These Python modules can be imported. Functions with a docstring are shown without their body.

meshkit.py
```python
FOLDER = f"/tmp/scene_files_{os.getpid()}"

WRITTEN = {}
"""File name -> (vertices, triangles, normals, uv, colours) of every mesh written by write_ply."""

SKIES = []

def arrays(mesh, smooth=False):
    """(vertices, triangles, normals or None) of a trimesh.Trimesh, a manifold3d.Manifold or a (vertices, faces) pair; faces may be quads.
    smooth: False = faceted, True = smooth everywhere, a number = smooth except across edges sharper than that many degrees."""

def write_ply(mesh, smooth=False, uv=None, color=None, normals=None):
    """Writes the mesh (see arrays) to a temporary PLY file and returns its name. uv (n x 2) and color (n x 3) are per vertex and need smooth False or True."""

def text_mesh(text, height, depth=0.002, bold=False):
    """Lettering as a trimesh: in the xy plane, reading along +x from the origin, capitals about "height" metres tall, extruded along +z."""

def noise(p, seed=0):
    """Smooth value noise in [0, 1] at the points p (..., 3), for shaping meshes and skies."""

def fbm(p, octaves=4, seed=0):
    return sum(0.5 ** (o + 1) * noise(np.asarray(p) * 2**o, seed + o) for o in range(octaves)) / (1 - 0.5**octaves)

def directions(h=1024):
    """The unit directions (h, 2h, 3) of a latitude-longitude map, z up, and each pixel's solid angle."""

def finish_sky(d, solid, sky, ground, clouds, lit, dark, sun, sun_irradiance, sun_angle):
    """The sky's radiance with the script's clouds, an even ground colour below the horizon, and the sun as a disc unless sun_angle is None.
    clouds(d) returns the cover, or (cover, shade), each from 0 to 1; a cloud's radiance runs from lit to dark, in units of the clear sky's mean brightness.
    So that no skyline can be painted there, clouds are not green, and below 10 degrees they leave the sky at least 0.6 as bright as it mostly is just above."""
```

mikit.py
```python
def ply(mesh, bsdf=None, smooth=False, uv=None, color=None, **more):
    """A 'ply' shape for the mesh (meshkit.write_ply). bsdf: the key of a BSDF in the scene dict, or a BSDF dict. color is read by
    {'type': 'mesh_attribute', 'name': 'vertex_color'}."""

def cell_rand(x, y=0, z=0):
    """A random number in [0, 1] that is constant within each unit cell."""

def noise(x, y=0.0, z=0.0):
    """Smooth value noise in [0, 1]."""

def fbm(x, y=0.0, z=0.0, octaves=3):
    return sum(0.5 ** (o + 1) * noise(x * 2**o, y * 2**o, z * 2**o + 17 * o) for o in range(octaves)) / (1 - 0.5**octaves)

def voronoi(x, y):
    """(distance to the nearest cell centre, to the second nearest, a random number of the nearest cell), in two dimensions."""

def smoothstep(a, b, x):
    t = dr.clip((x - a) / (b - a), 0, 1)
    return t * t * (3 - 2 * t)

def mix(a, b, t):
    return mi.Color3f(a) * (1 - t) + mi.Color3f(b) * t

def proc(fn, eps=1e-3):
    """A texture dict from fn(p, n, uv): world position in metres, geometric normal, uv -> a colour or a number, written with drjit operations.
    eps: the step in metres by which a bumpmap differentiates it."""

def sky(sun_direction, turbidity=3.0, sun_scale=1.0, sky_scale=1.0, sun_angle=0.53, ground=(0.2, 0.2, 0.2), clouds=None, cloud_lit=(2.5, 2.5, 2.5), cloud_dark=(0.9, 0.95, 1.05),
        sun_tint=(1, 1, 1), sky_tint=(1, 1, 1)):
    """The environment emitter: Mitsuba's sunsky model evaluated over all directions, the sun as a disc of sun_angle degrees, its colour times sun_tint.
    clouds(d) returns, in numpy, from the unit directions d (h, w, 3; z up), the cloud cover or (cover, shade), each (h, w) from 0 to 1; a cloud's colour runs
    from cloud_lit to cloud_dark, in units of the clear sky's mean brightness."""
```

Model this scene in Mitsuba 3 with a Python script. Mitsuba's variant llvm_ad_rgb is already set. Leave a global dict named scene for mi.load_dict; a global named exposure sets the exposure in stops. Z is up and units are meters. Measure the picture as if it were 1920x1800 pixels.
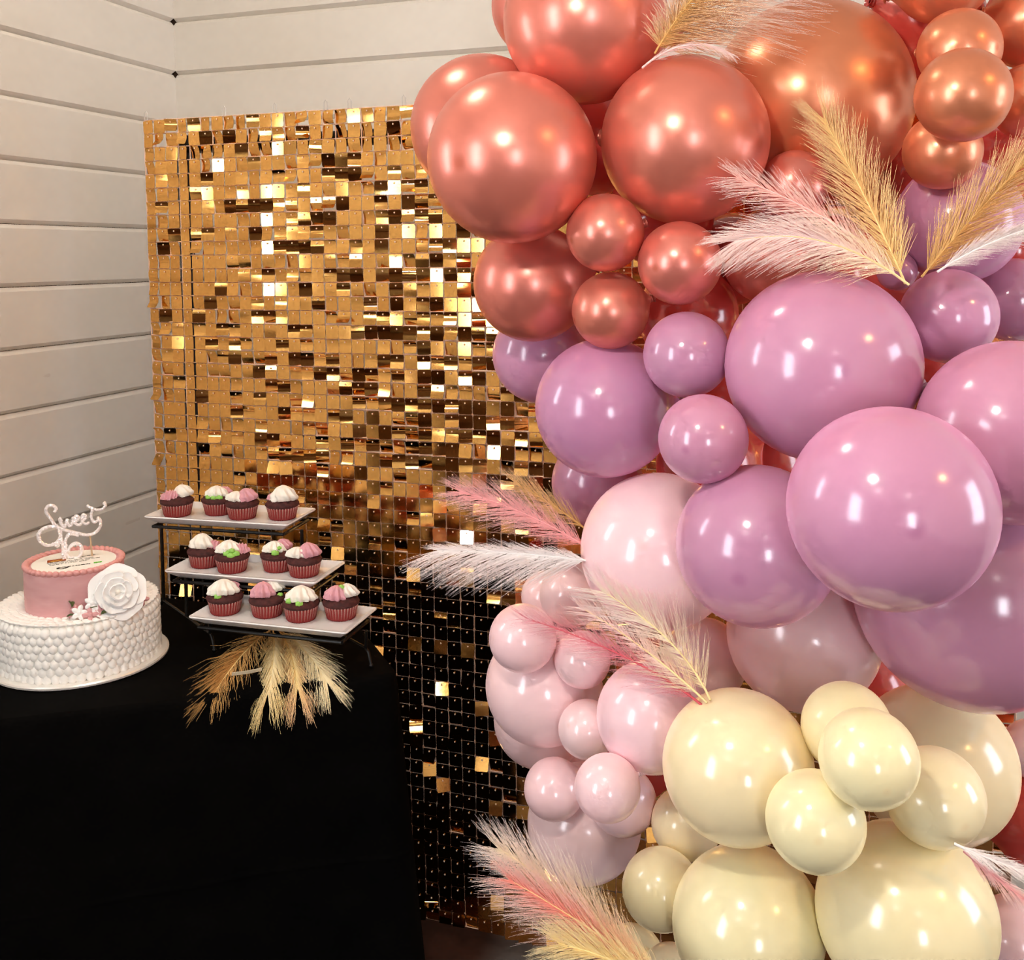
import math, random, numpy as np, drjit as dr, trimesh, mitsuba as mi, mikit, meshkit
T = mi.ScalarTransform4f
rng = np.random.default_rng(16)
scene, labels = {}, {}

# ---------------------------------------------------------------- camera, light, exposure
CAM = np.array([0.0, 0.0, 1.5])
YAW, PITCH, ROLL = 0.32521, 0.080995, 0.00759
fwd = np.array([-math.sin(YAW) * math.cos(PITCH), math.cos(YAW) * math.cos(PITCH), -math.sin(PITCH)])
rgt = np.array([math.cos(YAW), math.sin(YAW), 0.0]); dwn = np.cross(fwd, rgt)
dwn = -rgt * math.sin(ROLL) + dwn * math.cos(ROLL)
scene['camera'] = {'type': 'perspective', 'fov': math.degrees(2 * math.atan(960 / 1932.7)), 'fov_axis': 'x', 'near_clip': 0.05, 'far_clip': 60.0,
                   'principal_point_offset_y': (900 - 637.5) / 1800,
                   'to_world': T().look_at(origin=CAM.tolist(), target=(CAM + fwd).tolist(), up=(-dwn).tolist())}
exposure = 0.20
def rgb(*c): return {'type': 'rgb', 'value': [float(x) for x in c]}
BULB = [255.0, 234.0, 202.0]            # radiance of the pendant bulb hung just above and before the viewer
WIN_LEFT = [10.0, 10.8, 11.8]              # daylight in the window of the left wall
WIN_RIGHT = [7.0, 7.8, 9.0]           # daylight in the window of the right wall
WIN_REAR = [18.0, 19.0, 20.5]           # daylight in the glazed door of the rear wall
CEIL_FILL = [12.0, 11.5, 10.8]               # flush ceiling lamps added as fill behind the viewer
CEIL_CORNER = [24.0, 21.5, 18.0]       # flush ceiling lamp over the cake corner
CEIL_WARM = [62.0, 33.0, 11.0]          # warm flush ceiling lamp over the right side of the room

# ---------------------------------------------------------------- materials
def tw(b): return {'type': 'twosided', 'bsdf': b}
def diffuse(c): return tw({'type': 'diffuse', 'reflectance': rgb(*c)})
def principled(c, rough=0.5, **k): return tw({'type': 'principled', 'base_color': rgb(*c) if isinstance(c, tuple) else c, 'roughness': rough, **k})
def vcol(): return {'type': 'mesh_attribute', 'name': 'vertex_color'}
def f_paint(p, n, uv):
    a = mikit.fbm(p.x * 2.2, p.y * 2.2, p.z * 5.0, octaves=3)
    b = mikit.noise(p.x * 60, p.y * 60, p.z * 60)
    spot = mikit.smoothstep(0.955, 0.975, mikit.noise(p.x * 21 + 3, p.y * 21, p.z * 25))
    c = mikit.mix((0.65, 0.61, 0.545), (0.71, 0.68, 0.625), a)
    return mikit.mix(c * (0.97 + 0.03 * b), (0.42, 0.34, 0.27), 0.25 * spot)
def f_floor(p, n, uv):
    a = mikit.fbm(p.x * 3, p.y * 3, 0.3, octaves=4)
    b = mikit.fbm(p.x * 40, p.y * 40, 0.7, octaves=3)
    patch = mikit.smoothstep(0.10, 0.02, dr.abs(p.x + 0.62) - 0.06 + (a - 0.5) * 0.25)
    c = mikit.mix((0.018, 0.006, 0.003), (0.060, 0.018, 0.009), a)
    return mikit.mix(c * (0.6 + 0.8 * b), mi.Color3f(0.16, 0.15, 0.14) * (0.5 + b), patch * 0.8)
def f_rear(p, n, uv):
    g = mikit.fbm(p.x * 12, p.y * 12, p.z * 1.5, octaves=3)
    return mikit.mix((0.030, 0.012, 0.006), (0.11, 0.05, 0.024), g)
def f_velvet(p, n, uv):
    a = mikit.fbm(p.x * 14, p.y * 14, p.z * 14, octaves=3)
    b = mikit.noise(p.x * 300, p.y * 300, p.z * 300)
    return mikit.mix((0.0006, 0.0006, 0.0008), (0.0028, 0.0024, 0.0021), a) * (0.6 + 0.8 * b)
def f_muffin(p, n, uv):
    a = mikit.fbm(p.x * 160, p.y * 160, p.z * 160, octaves=3)
    return mikit.mix((0.018, 0.003, 0.003), (0.085, 0.013, 0.011), a)
def f_pinkcream(p, n, uv):
    a = mikit.fbm(p.x * 30, p.y * 30, p.z * 90, octaves=3)
    return mikit.mix((0.60, 0.29, 0.30), (0.70, 0.41, 0.41), a)

scene['paint'] = tw({'type': 'principled', 'base_color': mikit.proc(f_paint), 'roughness': 0.42, 'specular': 0.35})
scene['gap_dark'] = diffuse((0.10, 0.06, 0.04))
scene['white_ceiling'] = diffuse((0.72, 0.68, 0.62))
scene['concrete'] = tw({'type': 'principled', 'base_color': mikit.proc(f_floor), 'roughness': 0.55, 'specular': 0.3})
scene['dark_wood'] = tw({'type': 'principled', 'base_color': mikit.proc(f_rear), 'roughness': 0.4})
scene['white_trim'] = principled((0.7, 0.68, 0.64), 0.4)
scene['gold_foil'] = tw({'type': 'roughconductor', 'alpha': 0.016, 'material': 'none', 'specular_reflectance': rgb(0.88, 0.47, 0.135)})
scene['clear_grid'] = tw({'type': 'roughplastic', 'diffuse_reflectance': rgb(0.72, 0.51, 0.37), 'alpha': 0.10})
scene['pin_plastic'] = tw({'type': 'roughplastic', 'diffuse_reflectance': rgb(0.80, 0.66, 0.52), 'alpha': 0.06})
scene['clear_clip'] = tw({'type': 'roughplastic', 'diffuse_reflectance': rgb(0.55, 0.52, 0.48), 'alpha': 0.05})
scene['black_metal'] = principled((0.004, 0.004, 0.004), 0.32, specular=0.3)
scene['velvet'] = tw({'type': 'principled', 'base_color': mikit.proc(f_velvet), 'roughness': 0.85, 'specular': 0.03})
scene['latex'] = tw({'type': 'principled', 'base_color': vcol(), 'roughness': 0.17, 'specular': 0.75})
scene['pearl'] = tw({'type': 'principled', 'base_color': vcol(), 'roughness': 0.31, 'metallic': 0.6, 'specular': 0.6, 'clearcoat': 0.8, 'clearcoat_gloss': 0.93})
scene['fluff'] = tw({'type': 'diffuse', 'reflectance': vcol()})
scene['porcelain'] = tw({'type': 'roughplastic', 'diffuse_reflectance': rgb(0.82, 0.81, 0.80), 'alpha': 0.06})
scene['wrapper_red'] = tw({'type': 'principled', 'base_color': vcol(), 'roughness': 0.35, 'specular': 0.5})
scene['muffin'] = tw({'type': 'principled', 'base_color': mikit.proc(f_muffin), 'roughness': 0.8})
scene['cream_white'] = principled((0.88, 0.85, 0.76), 0.45, specular=0.3)
scene['cream_pink'] = principled((0.66, 0.33, 0.38), 0.45, specular=0.3)
scene['cream_green'] = principled((0.28, 0.58, 0.10), 0.45)
scene['cake_white'] = principled((0.92, 0.91, 0.87), 0.5, specular=0.3)
scene['cake_pink'] = tw({'type': 'principled', 'base_color': mikit.proc(f_pinkcream), 'roughness': 0.5, 'specular': 0.3})
scene['border_pink'] = principled((0.66, 0.31, 0.29), 0.45)
scene['sugar_white'] = principled((0.90, 0.90, 0.89), 0.4)
scene['leaf_dark'] = principled((0.05, 0.07, 0.012), 0.45)
scene['board_foil'] = principled((0.80, 0.78, 0.74), 0.28, metallic=0.35)
scene['edible_paper'] = principled((0.84, 0.82, 0.74), 0.5)
scene['ink'] = diffuse((0.03, 0.028, 0.025))
scene['print_red'] = diffuse((0.32, 0.07, 0.02))
scene['print_gold'] = diffuse((0.62, 0.36, 0.08))
scene['print_green'] = diffuse((0.12, 0.42, 0.05))
scene['rhinestone'] = principled((0.95, 0.92, 0.92), 0.10, metallic=0.25, specular=0.9)
scene['stick_wood'] = diffuse((0.55, 0.40, 0.25))
scene['scrap'] = diffuse((0.62, 0.38, 0.22))
scene['tape'] = tw({'type': 'roughplastic', 'diffuse_reflectance': rgb(0.75, 0.68, 0.5), 'alpha': 0.04})

# ---------------------------------------------------------------- helpers
def numbered(key):
    if key not in scene and key not in labels: return key
    i = 1
    while f'{key}_{i:03d}' in scene or f'{key}_{i:03d}' in labels: i += 1
    return f'{key}_{i:03d}'
def thing(name, label, cat, group=None, kind=None):
    key = numbered(name); d = {'label': label}
    if cat: d['category'] = cat
    if group: d['group'] = group
    if kind: d['kind'] = kind
    labels[key] = d
    return key
COUNT = {}
def part(parent, name, mesh, mat, smooth=False, kind=None, label=None, **k):
    base = f'{parent}__{name}'; c = COUNT.get(base, 0); COUNT[base] = c + 1
    key = base if c == 0 else f'{base}_{c:03d}'
    scene[key] = mesh if isinstance(mesh, dict) else mikit.ply(mesh, mat, smooth=smooth, **k)
    d = {}
    if kind: d['kind'] = kind
    if label: d['label'] = label
    if d: labels[key] = d
    return key
def cat(ms): return trimesh.util.concatenate(ms)
def M(v, f): return trimesh.Trimesh(np.asarray(v, float), np.asarray(f, int), process=False)
def box(c, s, rotz=0.0):
    m = trimesh.creation.box(s)
    if rotz: m.apply_transform(trimesh.transformations.rotation_matrix(rotz, [0, 0, 1]))
    m.apply_translation(c); return m
def grid_faces(nu, nv, closed_u=False):
    f = []
    for i in range(nu if closed_u else nu - 1):
        for j in range(nv - 1):
            a, b = i * nv + j, ((i + 1) % nu) * nv + j
            f += [[a, b, b + 1], [a, b + 1, a + 1]]
    return np.array(f)
def lathe(prof, n=32, closed=False):
    """prof: (r, z) points from bottom to top; revolve about z"""
    p = np.asarray(prof, float); a = np.linspace(0, 2 * np.pi, n, endpoint=False)
    v = np.stack([p[None, :, 0] * np.cos(a)[:, None], p[None, :, 0] * np.sin(a)[:, None], np.repeat(p[None, :, 1], n, 0)], -1).reshape(-1, 3)
    return M(v, grid_faces(n, len(p), True))
def tubes(lines, rad, sides=3):
    """lines (N, S, 3), rad (N, S) -> one vertex/face set of N tubes with S rings"""
    L = np.asarray(lines, float); N, S, _ = L.shape; rad = np.broadcast_to(rad, (N, S))
    t = np.gradient(L, axis=1); t /= np.linalg.norm(t, axis=2, keepdims=True) + 1e-12
    ref = np.where(np.abs(t[:, :, 2:3]) < 0.9, [[[0, 0, 1.0]]], [[[1.0, 0, 0]]])
    a = np.cross(t, ref); a /= np.linalg.norm(a, axis=2, keepdims=True) + 1e-12; b = np.cross(t, a)
    th = np.arange(sides) * 2 * np.pi / sides
    v = L[:, :, None] + rad[:, :, None, None] * (a[:, :, None] * np.cos(th)[:, None] + b[:, :, None] * np.sin(th)[:, None])
    base = (np.arange(N)[:, None, None] * S + np.arange(S - 1)[None, :, None]) * sides; k = np.arange(sides); k2 = (k + 1) % sides
    q = np.stack([base + k, base + k2, base + sides + k2, base + sides + k], -1).reshape(-1, 4)
    f = np.vstack([q[:, [0, 1, 2]], q[:, [0, 2, 3]]])
    caps = []
    for ring, order in ((0, 1), (S - 1, -1)):
        s0 = (np.arange(N) * S + ring) * sides
        for m in range(1, sides - 1): caps.append(np.stack([s0, s0 + m + 1, s0 + m][::order], -1))
    return v.reshape(-1, 3), np.vstack([f] + caps)
def tube(pts, r, sides=8, smooth_pts=0):
    p = np.asarray(pts, float)
    if smooth_pts:
        from scipy.interpolate import CubicSpline
        d = np.r_[0, np.cumsum(np.linalg.norm(np.diff(p, axis=0), axis=1))]
        p = CubicSpline(d, p)(np.linspace(0, d[-1], smooth_pts))
    return M(*tubes(p[None], np.full((1, len(p)), r), sides))
def rounded_box(sx, sy, sz, r, seg=3):
    import manifold3d as m3
    s = m3.Manifold.sphere(r, 4 * seg)
    return m3.Manifold.batch_hull([s.translate([x * (sx / 2 - r), y * (sy / 2 - r), z * (sz / 2 - r)]) for x in (-1, 1) for y in (-1, 1) for z in (-1, 1)])
def as_tm(m):
    k = m.to_mesh(); return M(k.vert_properties[:, :3], k.tri_verts)

# ---------------------------------------------------------------- the room
XL, YB, XR, YF, ZC = -1.729, 2.352, 2.75, -3.3, 2.75       # left, back, right, rear walls and ceiling
EXPO = 0.1363                                              # plank exposure
Z0 = 1.5 + 0.20695 * 2.352                                 # height of the groove that meets the corner at its second joint
def plank_mesh(length, h, depth=0.018):
    """a V-jointed board, face at y=0 looking to -y, running along x"""
    pr = np.array([[0.0135, 0.0006], [0, 0.0095], [0, h - 0.0095], [0.0075, h - 0.0006], [depth, h - 0.0006], [depth, 0.0006]])
    n = len(pr); v = np.vstack([np.c_[np.zeros(n), pr], np.c_[np.full(n, length), pr]])
    f = []
    for i in range(n):
        j = (i + 1) % n; f += [[i, j, n + j], [i, n + j, n + i]]
    for i in range(1, n - 1): f += [[0, i + 1, i], [n, n + i, n + i + 1]]
    m = M(v, f); m.fix_normals(); return m
k0 = math.floor(Z0 / EXPO)
zs = [Z0 + (k - k0) * EXPO for k in range(0, 22) if -0.05 < Z0 + (k - k0) * EXPO < ZC - 0.03]
wb = thing('wall_back', 'off-white shiplap back wall behind the gold backdrop', None, kind='structure')
scene[wb] = mikit.ply(box([(XL + XR) / 2, YB + 0.068, ZC / 2], [XR - XL + 0.2, 0.10, ZC]), 'gap_dark')
pm = mikit.ply(plank_mesh(XR - XL, EXPO), 'paint')
for z in zs:
    part(wb, 'plank', {**pm, 'to_world': T().translate([XL, YB, z])}, None)
# the left wall has a window opening outside the frame, between WY0 and WY1
WY0, WY1, WZ0, WZ1 = 1.02, 1.17, 1.40, 1.95
wl = thing('wall_left', 'warm beige shiplap wall to the left of the cake', None, kind='structure')
def wall_with_hole(axis_pos, a0, a1, h0, h1, z0, z1, th, vertical_axis):
    rects = [(a0, h0, 0, ZC), (h1, a1, 0, ZC), (h0, h1, 0, z0), (h0, h1, z1, ZC)]
    ms = []
    for p, q, u, w in rects:
        if vertical_axis == 'x': ms.append(box([axis_pos, (p + q) / 2, (u + w) / 2], [th, q - p, w - u]))
        else: ms.append(box([(p + q) / 2, axis_pos, (u + w) / 2], [q - p, th, w - u]))
    return cat(ms)
OPEN = [(-1.50, -0.55, 0.98, 2.30), (WY0, WY1, WZ0, WZ1)]
bx0, ms = YF, []
for (p, q, u, w) in OPEN:
    ms += [box([XL - 0.068, (bx0 + p) / 2, ZC / 2], [0.10, p - bx0, ZC]), box([XL - 0.068, (p + q) / 2, u / 2], [0.10, q - p, u]), box([XL - 0.068, (p + q) / 2, (w + ZC) / 2], [0.10, q - p, ZC - w])]; bx0 = q
ms.append(box([XL - 0.068, (bx0 + YB + 0.1) / 2, ZC / 2], [0.10, YB + 0.1 - bx0, ZC]))
scene[wl] = mikit.ply(cat(ms), 'gap_dark')
rotL = T().rotate([0, 0, 1], 90)                          # +x -> +y, face normal -y -> +x
PLK = {}
for z in zs:
    y = YF; runs = []
    for (p, q, u, w) in OPEN:
        if z + EXPO > u and z < w: runs.append((y, p)); y = q
    runs.append((y, YB))
    for (p, q) in runs:
        if (p, q) not in PLK: PLK[p, q] = mikit.ply(plank_mesh(q - p, EXPO), 'paint')
        part(wl, 'plank', {**PLK[p, q], 'to_world': T().translate([XL, p, z]) @ rotL}, None)
fl = thing('floor', 'dark stained concrete floor under the backdrop', None, kind='structure')
scene[fl] = mikit.ply(box([(XL + XR) / 2, (YB + YF) / 2, -0.05], [XR - XL + 0.4, YB - YF + 0.4, 0.1]), 'concrete')
ce = thing('ceiling', 'pale ceiling of the room', None, kind='structure')
scene[ce] = mikit.ply(box([(XL + XR) / 2, (YB + YF) / 2, ZC + 0.05], [XR - XL + 0.4, YB - YF + 0.4, 0.1]), 'white_ceiling')
wr = thing('wall_right', 'pale wall to the right of the balloons with a window', None, kind='structure')
RY0, RY1, RZ0, RZ1 = 1.15, 1.95, 0.85, 2.25
scene[wr] = mikit.ply(wall_with_hole(XR + 0.06, YF, YB, RY0, RY1, RZ0, RZ1, 0.12, 'x'), 'white_ceiling')
wf = thing('wall_rear', 'dark wood wall behind the viewer with a glazed door', None, kind='structure')
FX0, FX1, FZ0, FZ1 = 1.35, 1.95, 0.75, 1.95
scene[wf] = mikit.ply(wall_with_hole(YF - 0.06, XL, XR, FX0, FX1, FZ0, FZ1, 0.12, 'y'), 'dark_wood')

def window(label, axis, pos, a0, a1, z0, z1, rad, na, nz, inward):
    """a window in a wall: casing, muntins and one lit pane per opening (daylight behind them); axis 'x': wall plane x = pos"""
    global WN
    key = f'window_{WN}'; WN += 1
    labels[key] = {'label': label, 'kind': 'structure'}
    def B(a, b, u, w, d0, d1):
        c = [pos + inward * (d0 + d1) / 2, (a + b) / 2, (u + w) / 2]; s = [abs(d1 - d0), b - a, w - u]
        if axis == 'y': c = [c[1], c[0], c[2]]; s = [s[1], s[0], s[2]]
        return box(c, s)
    t = 0.05
    part(key, 'frame', cat([B(a0 - t, a0, z0 - t, z1 + t, -0.04, 0.02), B(a1, a1 + t, z0 - t, z1 + t, -0.04, 0.02), B(a0, a1, z1, z1 + t, -0.04, 0.02), B(a0, a1, z0 - t, z0, -0.04, 0.02)]), 'white_trim')
    g = 0.012
    for i in range(1, na): x = a0 + (a1 - a0) * i / na; part(key, 'muntin', B(x - g, x + g, z0, z1, -0.03, -0.005), 'white_trim')
    for j in range(1, nz): z = z0 + (z1 - z0) * j / nz; part(key, 'muntin', B(a0, a1, z - g, z + g, -0.03, -0.005), 'white_trim')
    pv, pf = [], []
    x = pos - inward * 0.02
    for i in range(na):
        for j in range(nz):
            p, q = a0 + (a1 - a0) * i / na, a0 + (a1 - a0) * (i + 1) / na; u, w = z0 + (z1 - z0) * j / nz, z0 + (z1 - z0) * (j + 1) / nz
            v = np.array([[x, p, u], [x, q, u], [x, q, w], [x, p, w]]); f = np.array([[0, 1, 2], [0, 2, 3]])
            if axis == 'y': v = v[:, [1, 0, 2]]
            nrm = np.cross(v[1] - v[0], v[2] - v[0]); want = np.array([inward, 0, 0]) if axis == 'x' else np.array([0, inward, 0])
            if nrm @ want < 0: f = f[:, ::-1]
            pf.append(f + 4 * len(pv)); pv.append(v)
    d = mikit.ply(M(np.vstack(pv), np.vstack(pf)), 'white_trim'); d['emitter'] = {'type': 'area', 'radiance': rgb(*rad)}
    part(key, 'glazing', d, None)
WN = 1
window('narrow window with daylight in the left wall, outside the photo', 'x', XL, WY0, WY1, WZ0, WZ1, WIN_LEFT, 1, 2, 1)
window('wide window with daylight farther along the left wall, outside the photo', 'x', XL, -1.50, -0.55, 0.98, 2.30, [0.62 * q for q in WIN_REAR], 3, 4, 1)
window('daylit sash window in the right wall, outside the photo', 'x', XR, RY0, RY1, RZ0, RZ1, WIN_RIGHT, 2, 3, -1)
window('glazed door panes in the rear wall, behind the viewer', 'y', YF, FX0, FX1, FZ0, FZ1, WIN_REAR, 2, 3, 1)
# a dark sideboard along the left wall and a dark table by the rear wall (outside the frame, mirrored in the sequins)
for nm, lab, ct, c, sx, sy, h in (('sideboard', 'dark brown sideboard against the left wall behind the viewer', 'sideboard', (XL + 0.24, -1.35), 0.44, 2.2, 0.9), ('sideboard', 'dark brown sideboard against the rear wall', 'sideboard', (0.0, YF + 0.26), 2.2, 0.44, 1.0)):
    k = thing(nm, lab, ct)
    part(k, 'body', as_tm(rounded_box(sx, sy, h - 0.12, 0.01)).apply_translation([c[0], c[1], 0.08 + (h - 0.12) / 2]), 'dark_wood', smooth=40)
    part(k, 'worktop', as_tm(rounded_box(sx + 0.03, sy + 0.03, 0.04, 0.008)).apply_translation([c[0], c[1], h - 0.02]), 'dark_wood', smooth=40)
    for dx in (-1, 1):
        for dy in (-1, 1): part(k, 'leg', box([c[0] + dx * (sx / 2 - 0.04), c[1] + dy * (sy / 2 - 0.04), 0.04], [0.05, 0.05, 0.08]), 'dark_wood')
    n = 4
    for i in range(n):
        if sy > sx:
            y = c[1] - sy / 2 + (i + .5) * sy / n; d = part(k, 'door', as_tm(rounded_box(0.02, sy / n - 0.02, h - 0.2, 0.006)).apply_translation([c[0] + sx / 2 + 0.01, y, h / 2]), 'dark_wood', smooth=40)
            part(d, 'knob', M(trimesh.creation.icosphere(2, 0.014).vertices + [c[0] + sx / 2 + 0.032, y + (0.2 if i % 2 == 0 else -0.2), h * .6], trimesh.creation.icosphere(2, 1).faces), 'black_metal', smooth=True)
        else:
            x = c[0] - sx / 2 + (i + .5) * sx / n; d = part(k, 'door', as_tm(rounded_box(sx / n - 0.02, 0.02, h - 0.2, 0.006)).apply_translation([x, c[1] + sy / 2 + 0.01, h / 2]), 'dark_wood', smooth=40)
            part(d, 'knob', M(trimesh.creation.icosphere(2, 0.014).vertices + [x + (0.2 if i % 2 == 0 else -0.2), c[1] + sy / 2 + 0.032, h * .6], trimesh.creation.icosphere(2, 1).faces), 'black_metal', smooth=True)
# pendant bulb and flush ceiling lamps, two added as fill (outside the frame; bulb highlights are seen on every balloon)
pk = thing('pendant_lamp', 'bare bulb hanging on a cord in front of the backdrop, above the photo', 'lamp')
BP = np.array([-0.33, 0.42, 1.98])
s = trimesh.creation.icosphere(3, 0.05); s.apply_translation(BP)
d = mikit.ply(s, 'white_trim', smooth=True); d['emitter'] = {'type': 'area', 'radiance': rgb(*BULB)}; part(pk, 'bulb', d, None)
part(pk, 'socket', trimesh.creation.cylinder(0.02, 0.05, transform=trimesh.transformations.translation_matrix(BP + [0, 0, 0.074])), 'black_metal')
part(pk, 'cord', tube([BP + [0, 0, 0.095], [BP[0], BP[1], ZC]], 0.003, 6), 'black_metal')
for (x, y, nm, col) in ((-1.1, 1.42, 'over the cake corner, above the photo', CEIL_CORNER), (-0.7, -1.3, 'added as fill over the left of the room behind the viewer', CEIL_FILL), (0.9, -1.6, 'added as fill over the middle of the room behind the viewer', CEIL_FILL), (1.9, 0.45, 'with warm light over the right side of the room', CEIL_WARM)):
    lk = thing('ceiling_lamp', 'round flush ceiling lamp ' + nm, 'lamp')
    part(lk, 'base', trimesh.creation.cylinder(0.17, 0.03, transform=trimesh.transformations.translation_matrix([x, y, ZC - 0.015])), 'white_trim')
    d = mikit.ply(lathe([(0.001, -0.05), (0.08, -0.045), (0.14, -0.02), (0.15, 0.0)], 32).apply_translation([x, y, ZC - 0.03]), 'white_trim', smooth=True)
    d['emitter'] = {'type': 'area', 'radiance': rgb(*col)}; part(lk, 'shade', d, None)

# ---------------------------------------------------------------- gold shimmer backdrop on its black stand
PIT, NX, NZ, BX0, BZ1, BY = 0.030, 60, 58, -1.524, 1.808, 1.95
st = thing('backdrop_stand', 'black pipe stand seen through the gaps behind the gold sequin backdrop', 'stand')
part(st, 'crossbar', tube([[-1.47, 1.985, 1.752], [0.24, 1.985, 1.752]], 0.017, 12), 'black_metal', smooth=40)
for x in (-1.443, 0.215):
    part(st, 'pole', tube([[x, 1.985, 0.012], [x, 1.985, 1.775]], 0.0165, 12), 'black_metal', smooth=40)
    part(st, 'base', as_tm(rounded_box(0.10, 0.34, 0.014, 0.005)).apply_translation([x, 2.03, 0.007]), 'black_metal', smooth=40)
bk = thing('sequin_backdrop', 'gold mirror sequin backdrop hanging in the corner behind the cake table and balloons', 'backdrop')
def wob(x, z): return 0.004 * np.sin(5.1 * x + 1.3) * np.sin(3.3 * z) + 0.03 * np.clip(0.35 - z, 0, 1) ** 1.5
g = []
for i in range(NX + 1):
    x = BX0 + i * PIT; zz = np.linspace(BZ1, BZ1 - NZ * PIT, 30)
    g.append([[x, BY + 0.0035 + wob(x, z), z] for z in zz])
v1, f1 = tubes(np.array(g), 0.0015, 4)
g = []
for j in range(NZ + 1):
    z = BZ1 - j * PIT; xx = np.linspace(BX0, BX0 + NX * PIT, 30)
    g.append([[x, BY + 0.0035 + wob(x, z), z] for x in xx])
v2, f2 = tubes(np.array(g), 0.0014, 4)
part(bk, 'backing_grid', cat([M(v1, f1), M(v2, f2)]), 'clear_grid')
clipm = mikit.ply(M(*tubes(np.array([[[-0.004, 0, 0], [-0.004, 0, 0.016], [0, 0, 0.021], [0.004, 0, 0.016], [0.004, 0, 0.0]]]), 0.0011, 5)), 'clear_clip')
for x in (-1.515, -1.312, -1.186, -1.065, -1.009, -0.886, -0.75, -0.6): part(bk, 'clip', {**clipm, 'to_world': T().translate([x, BY, BZ1])}, None)
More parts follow.
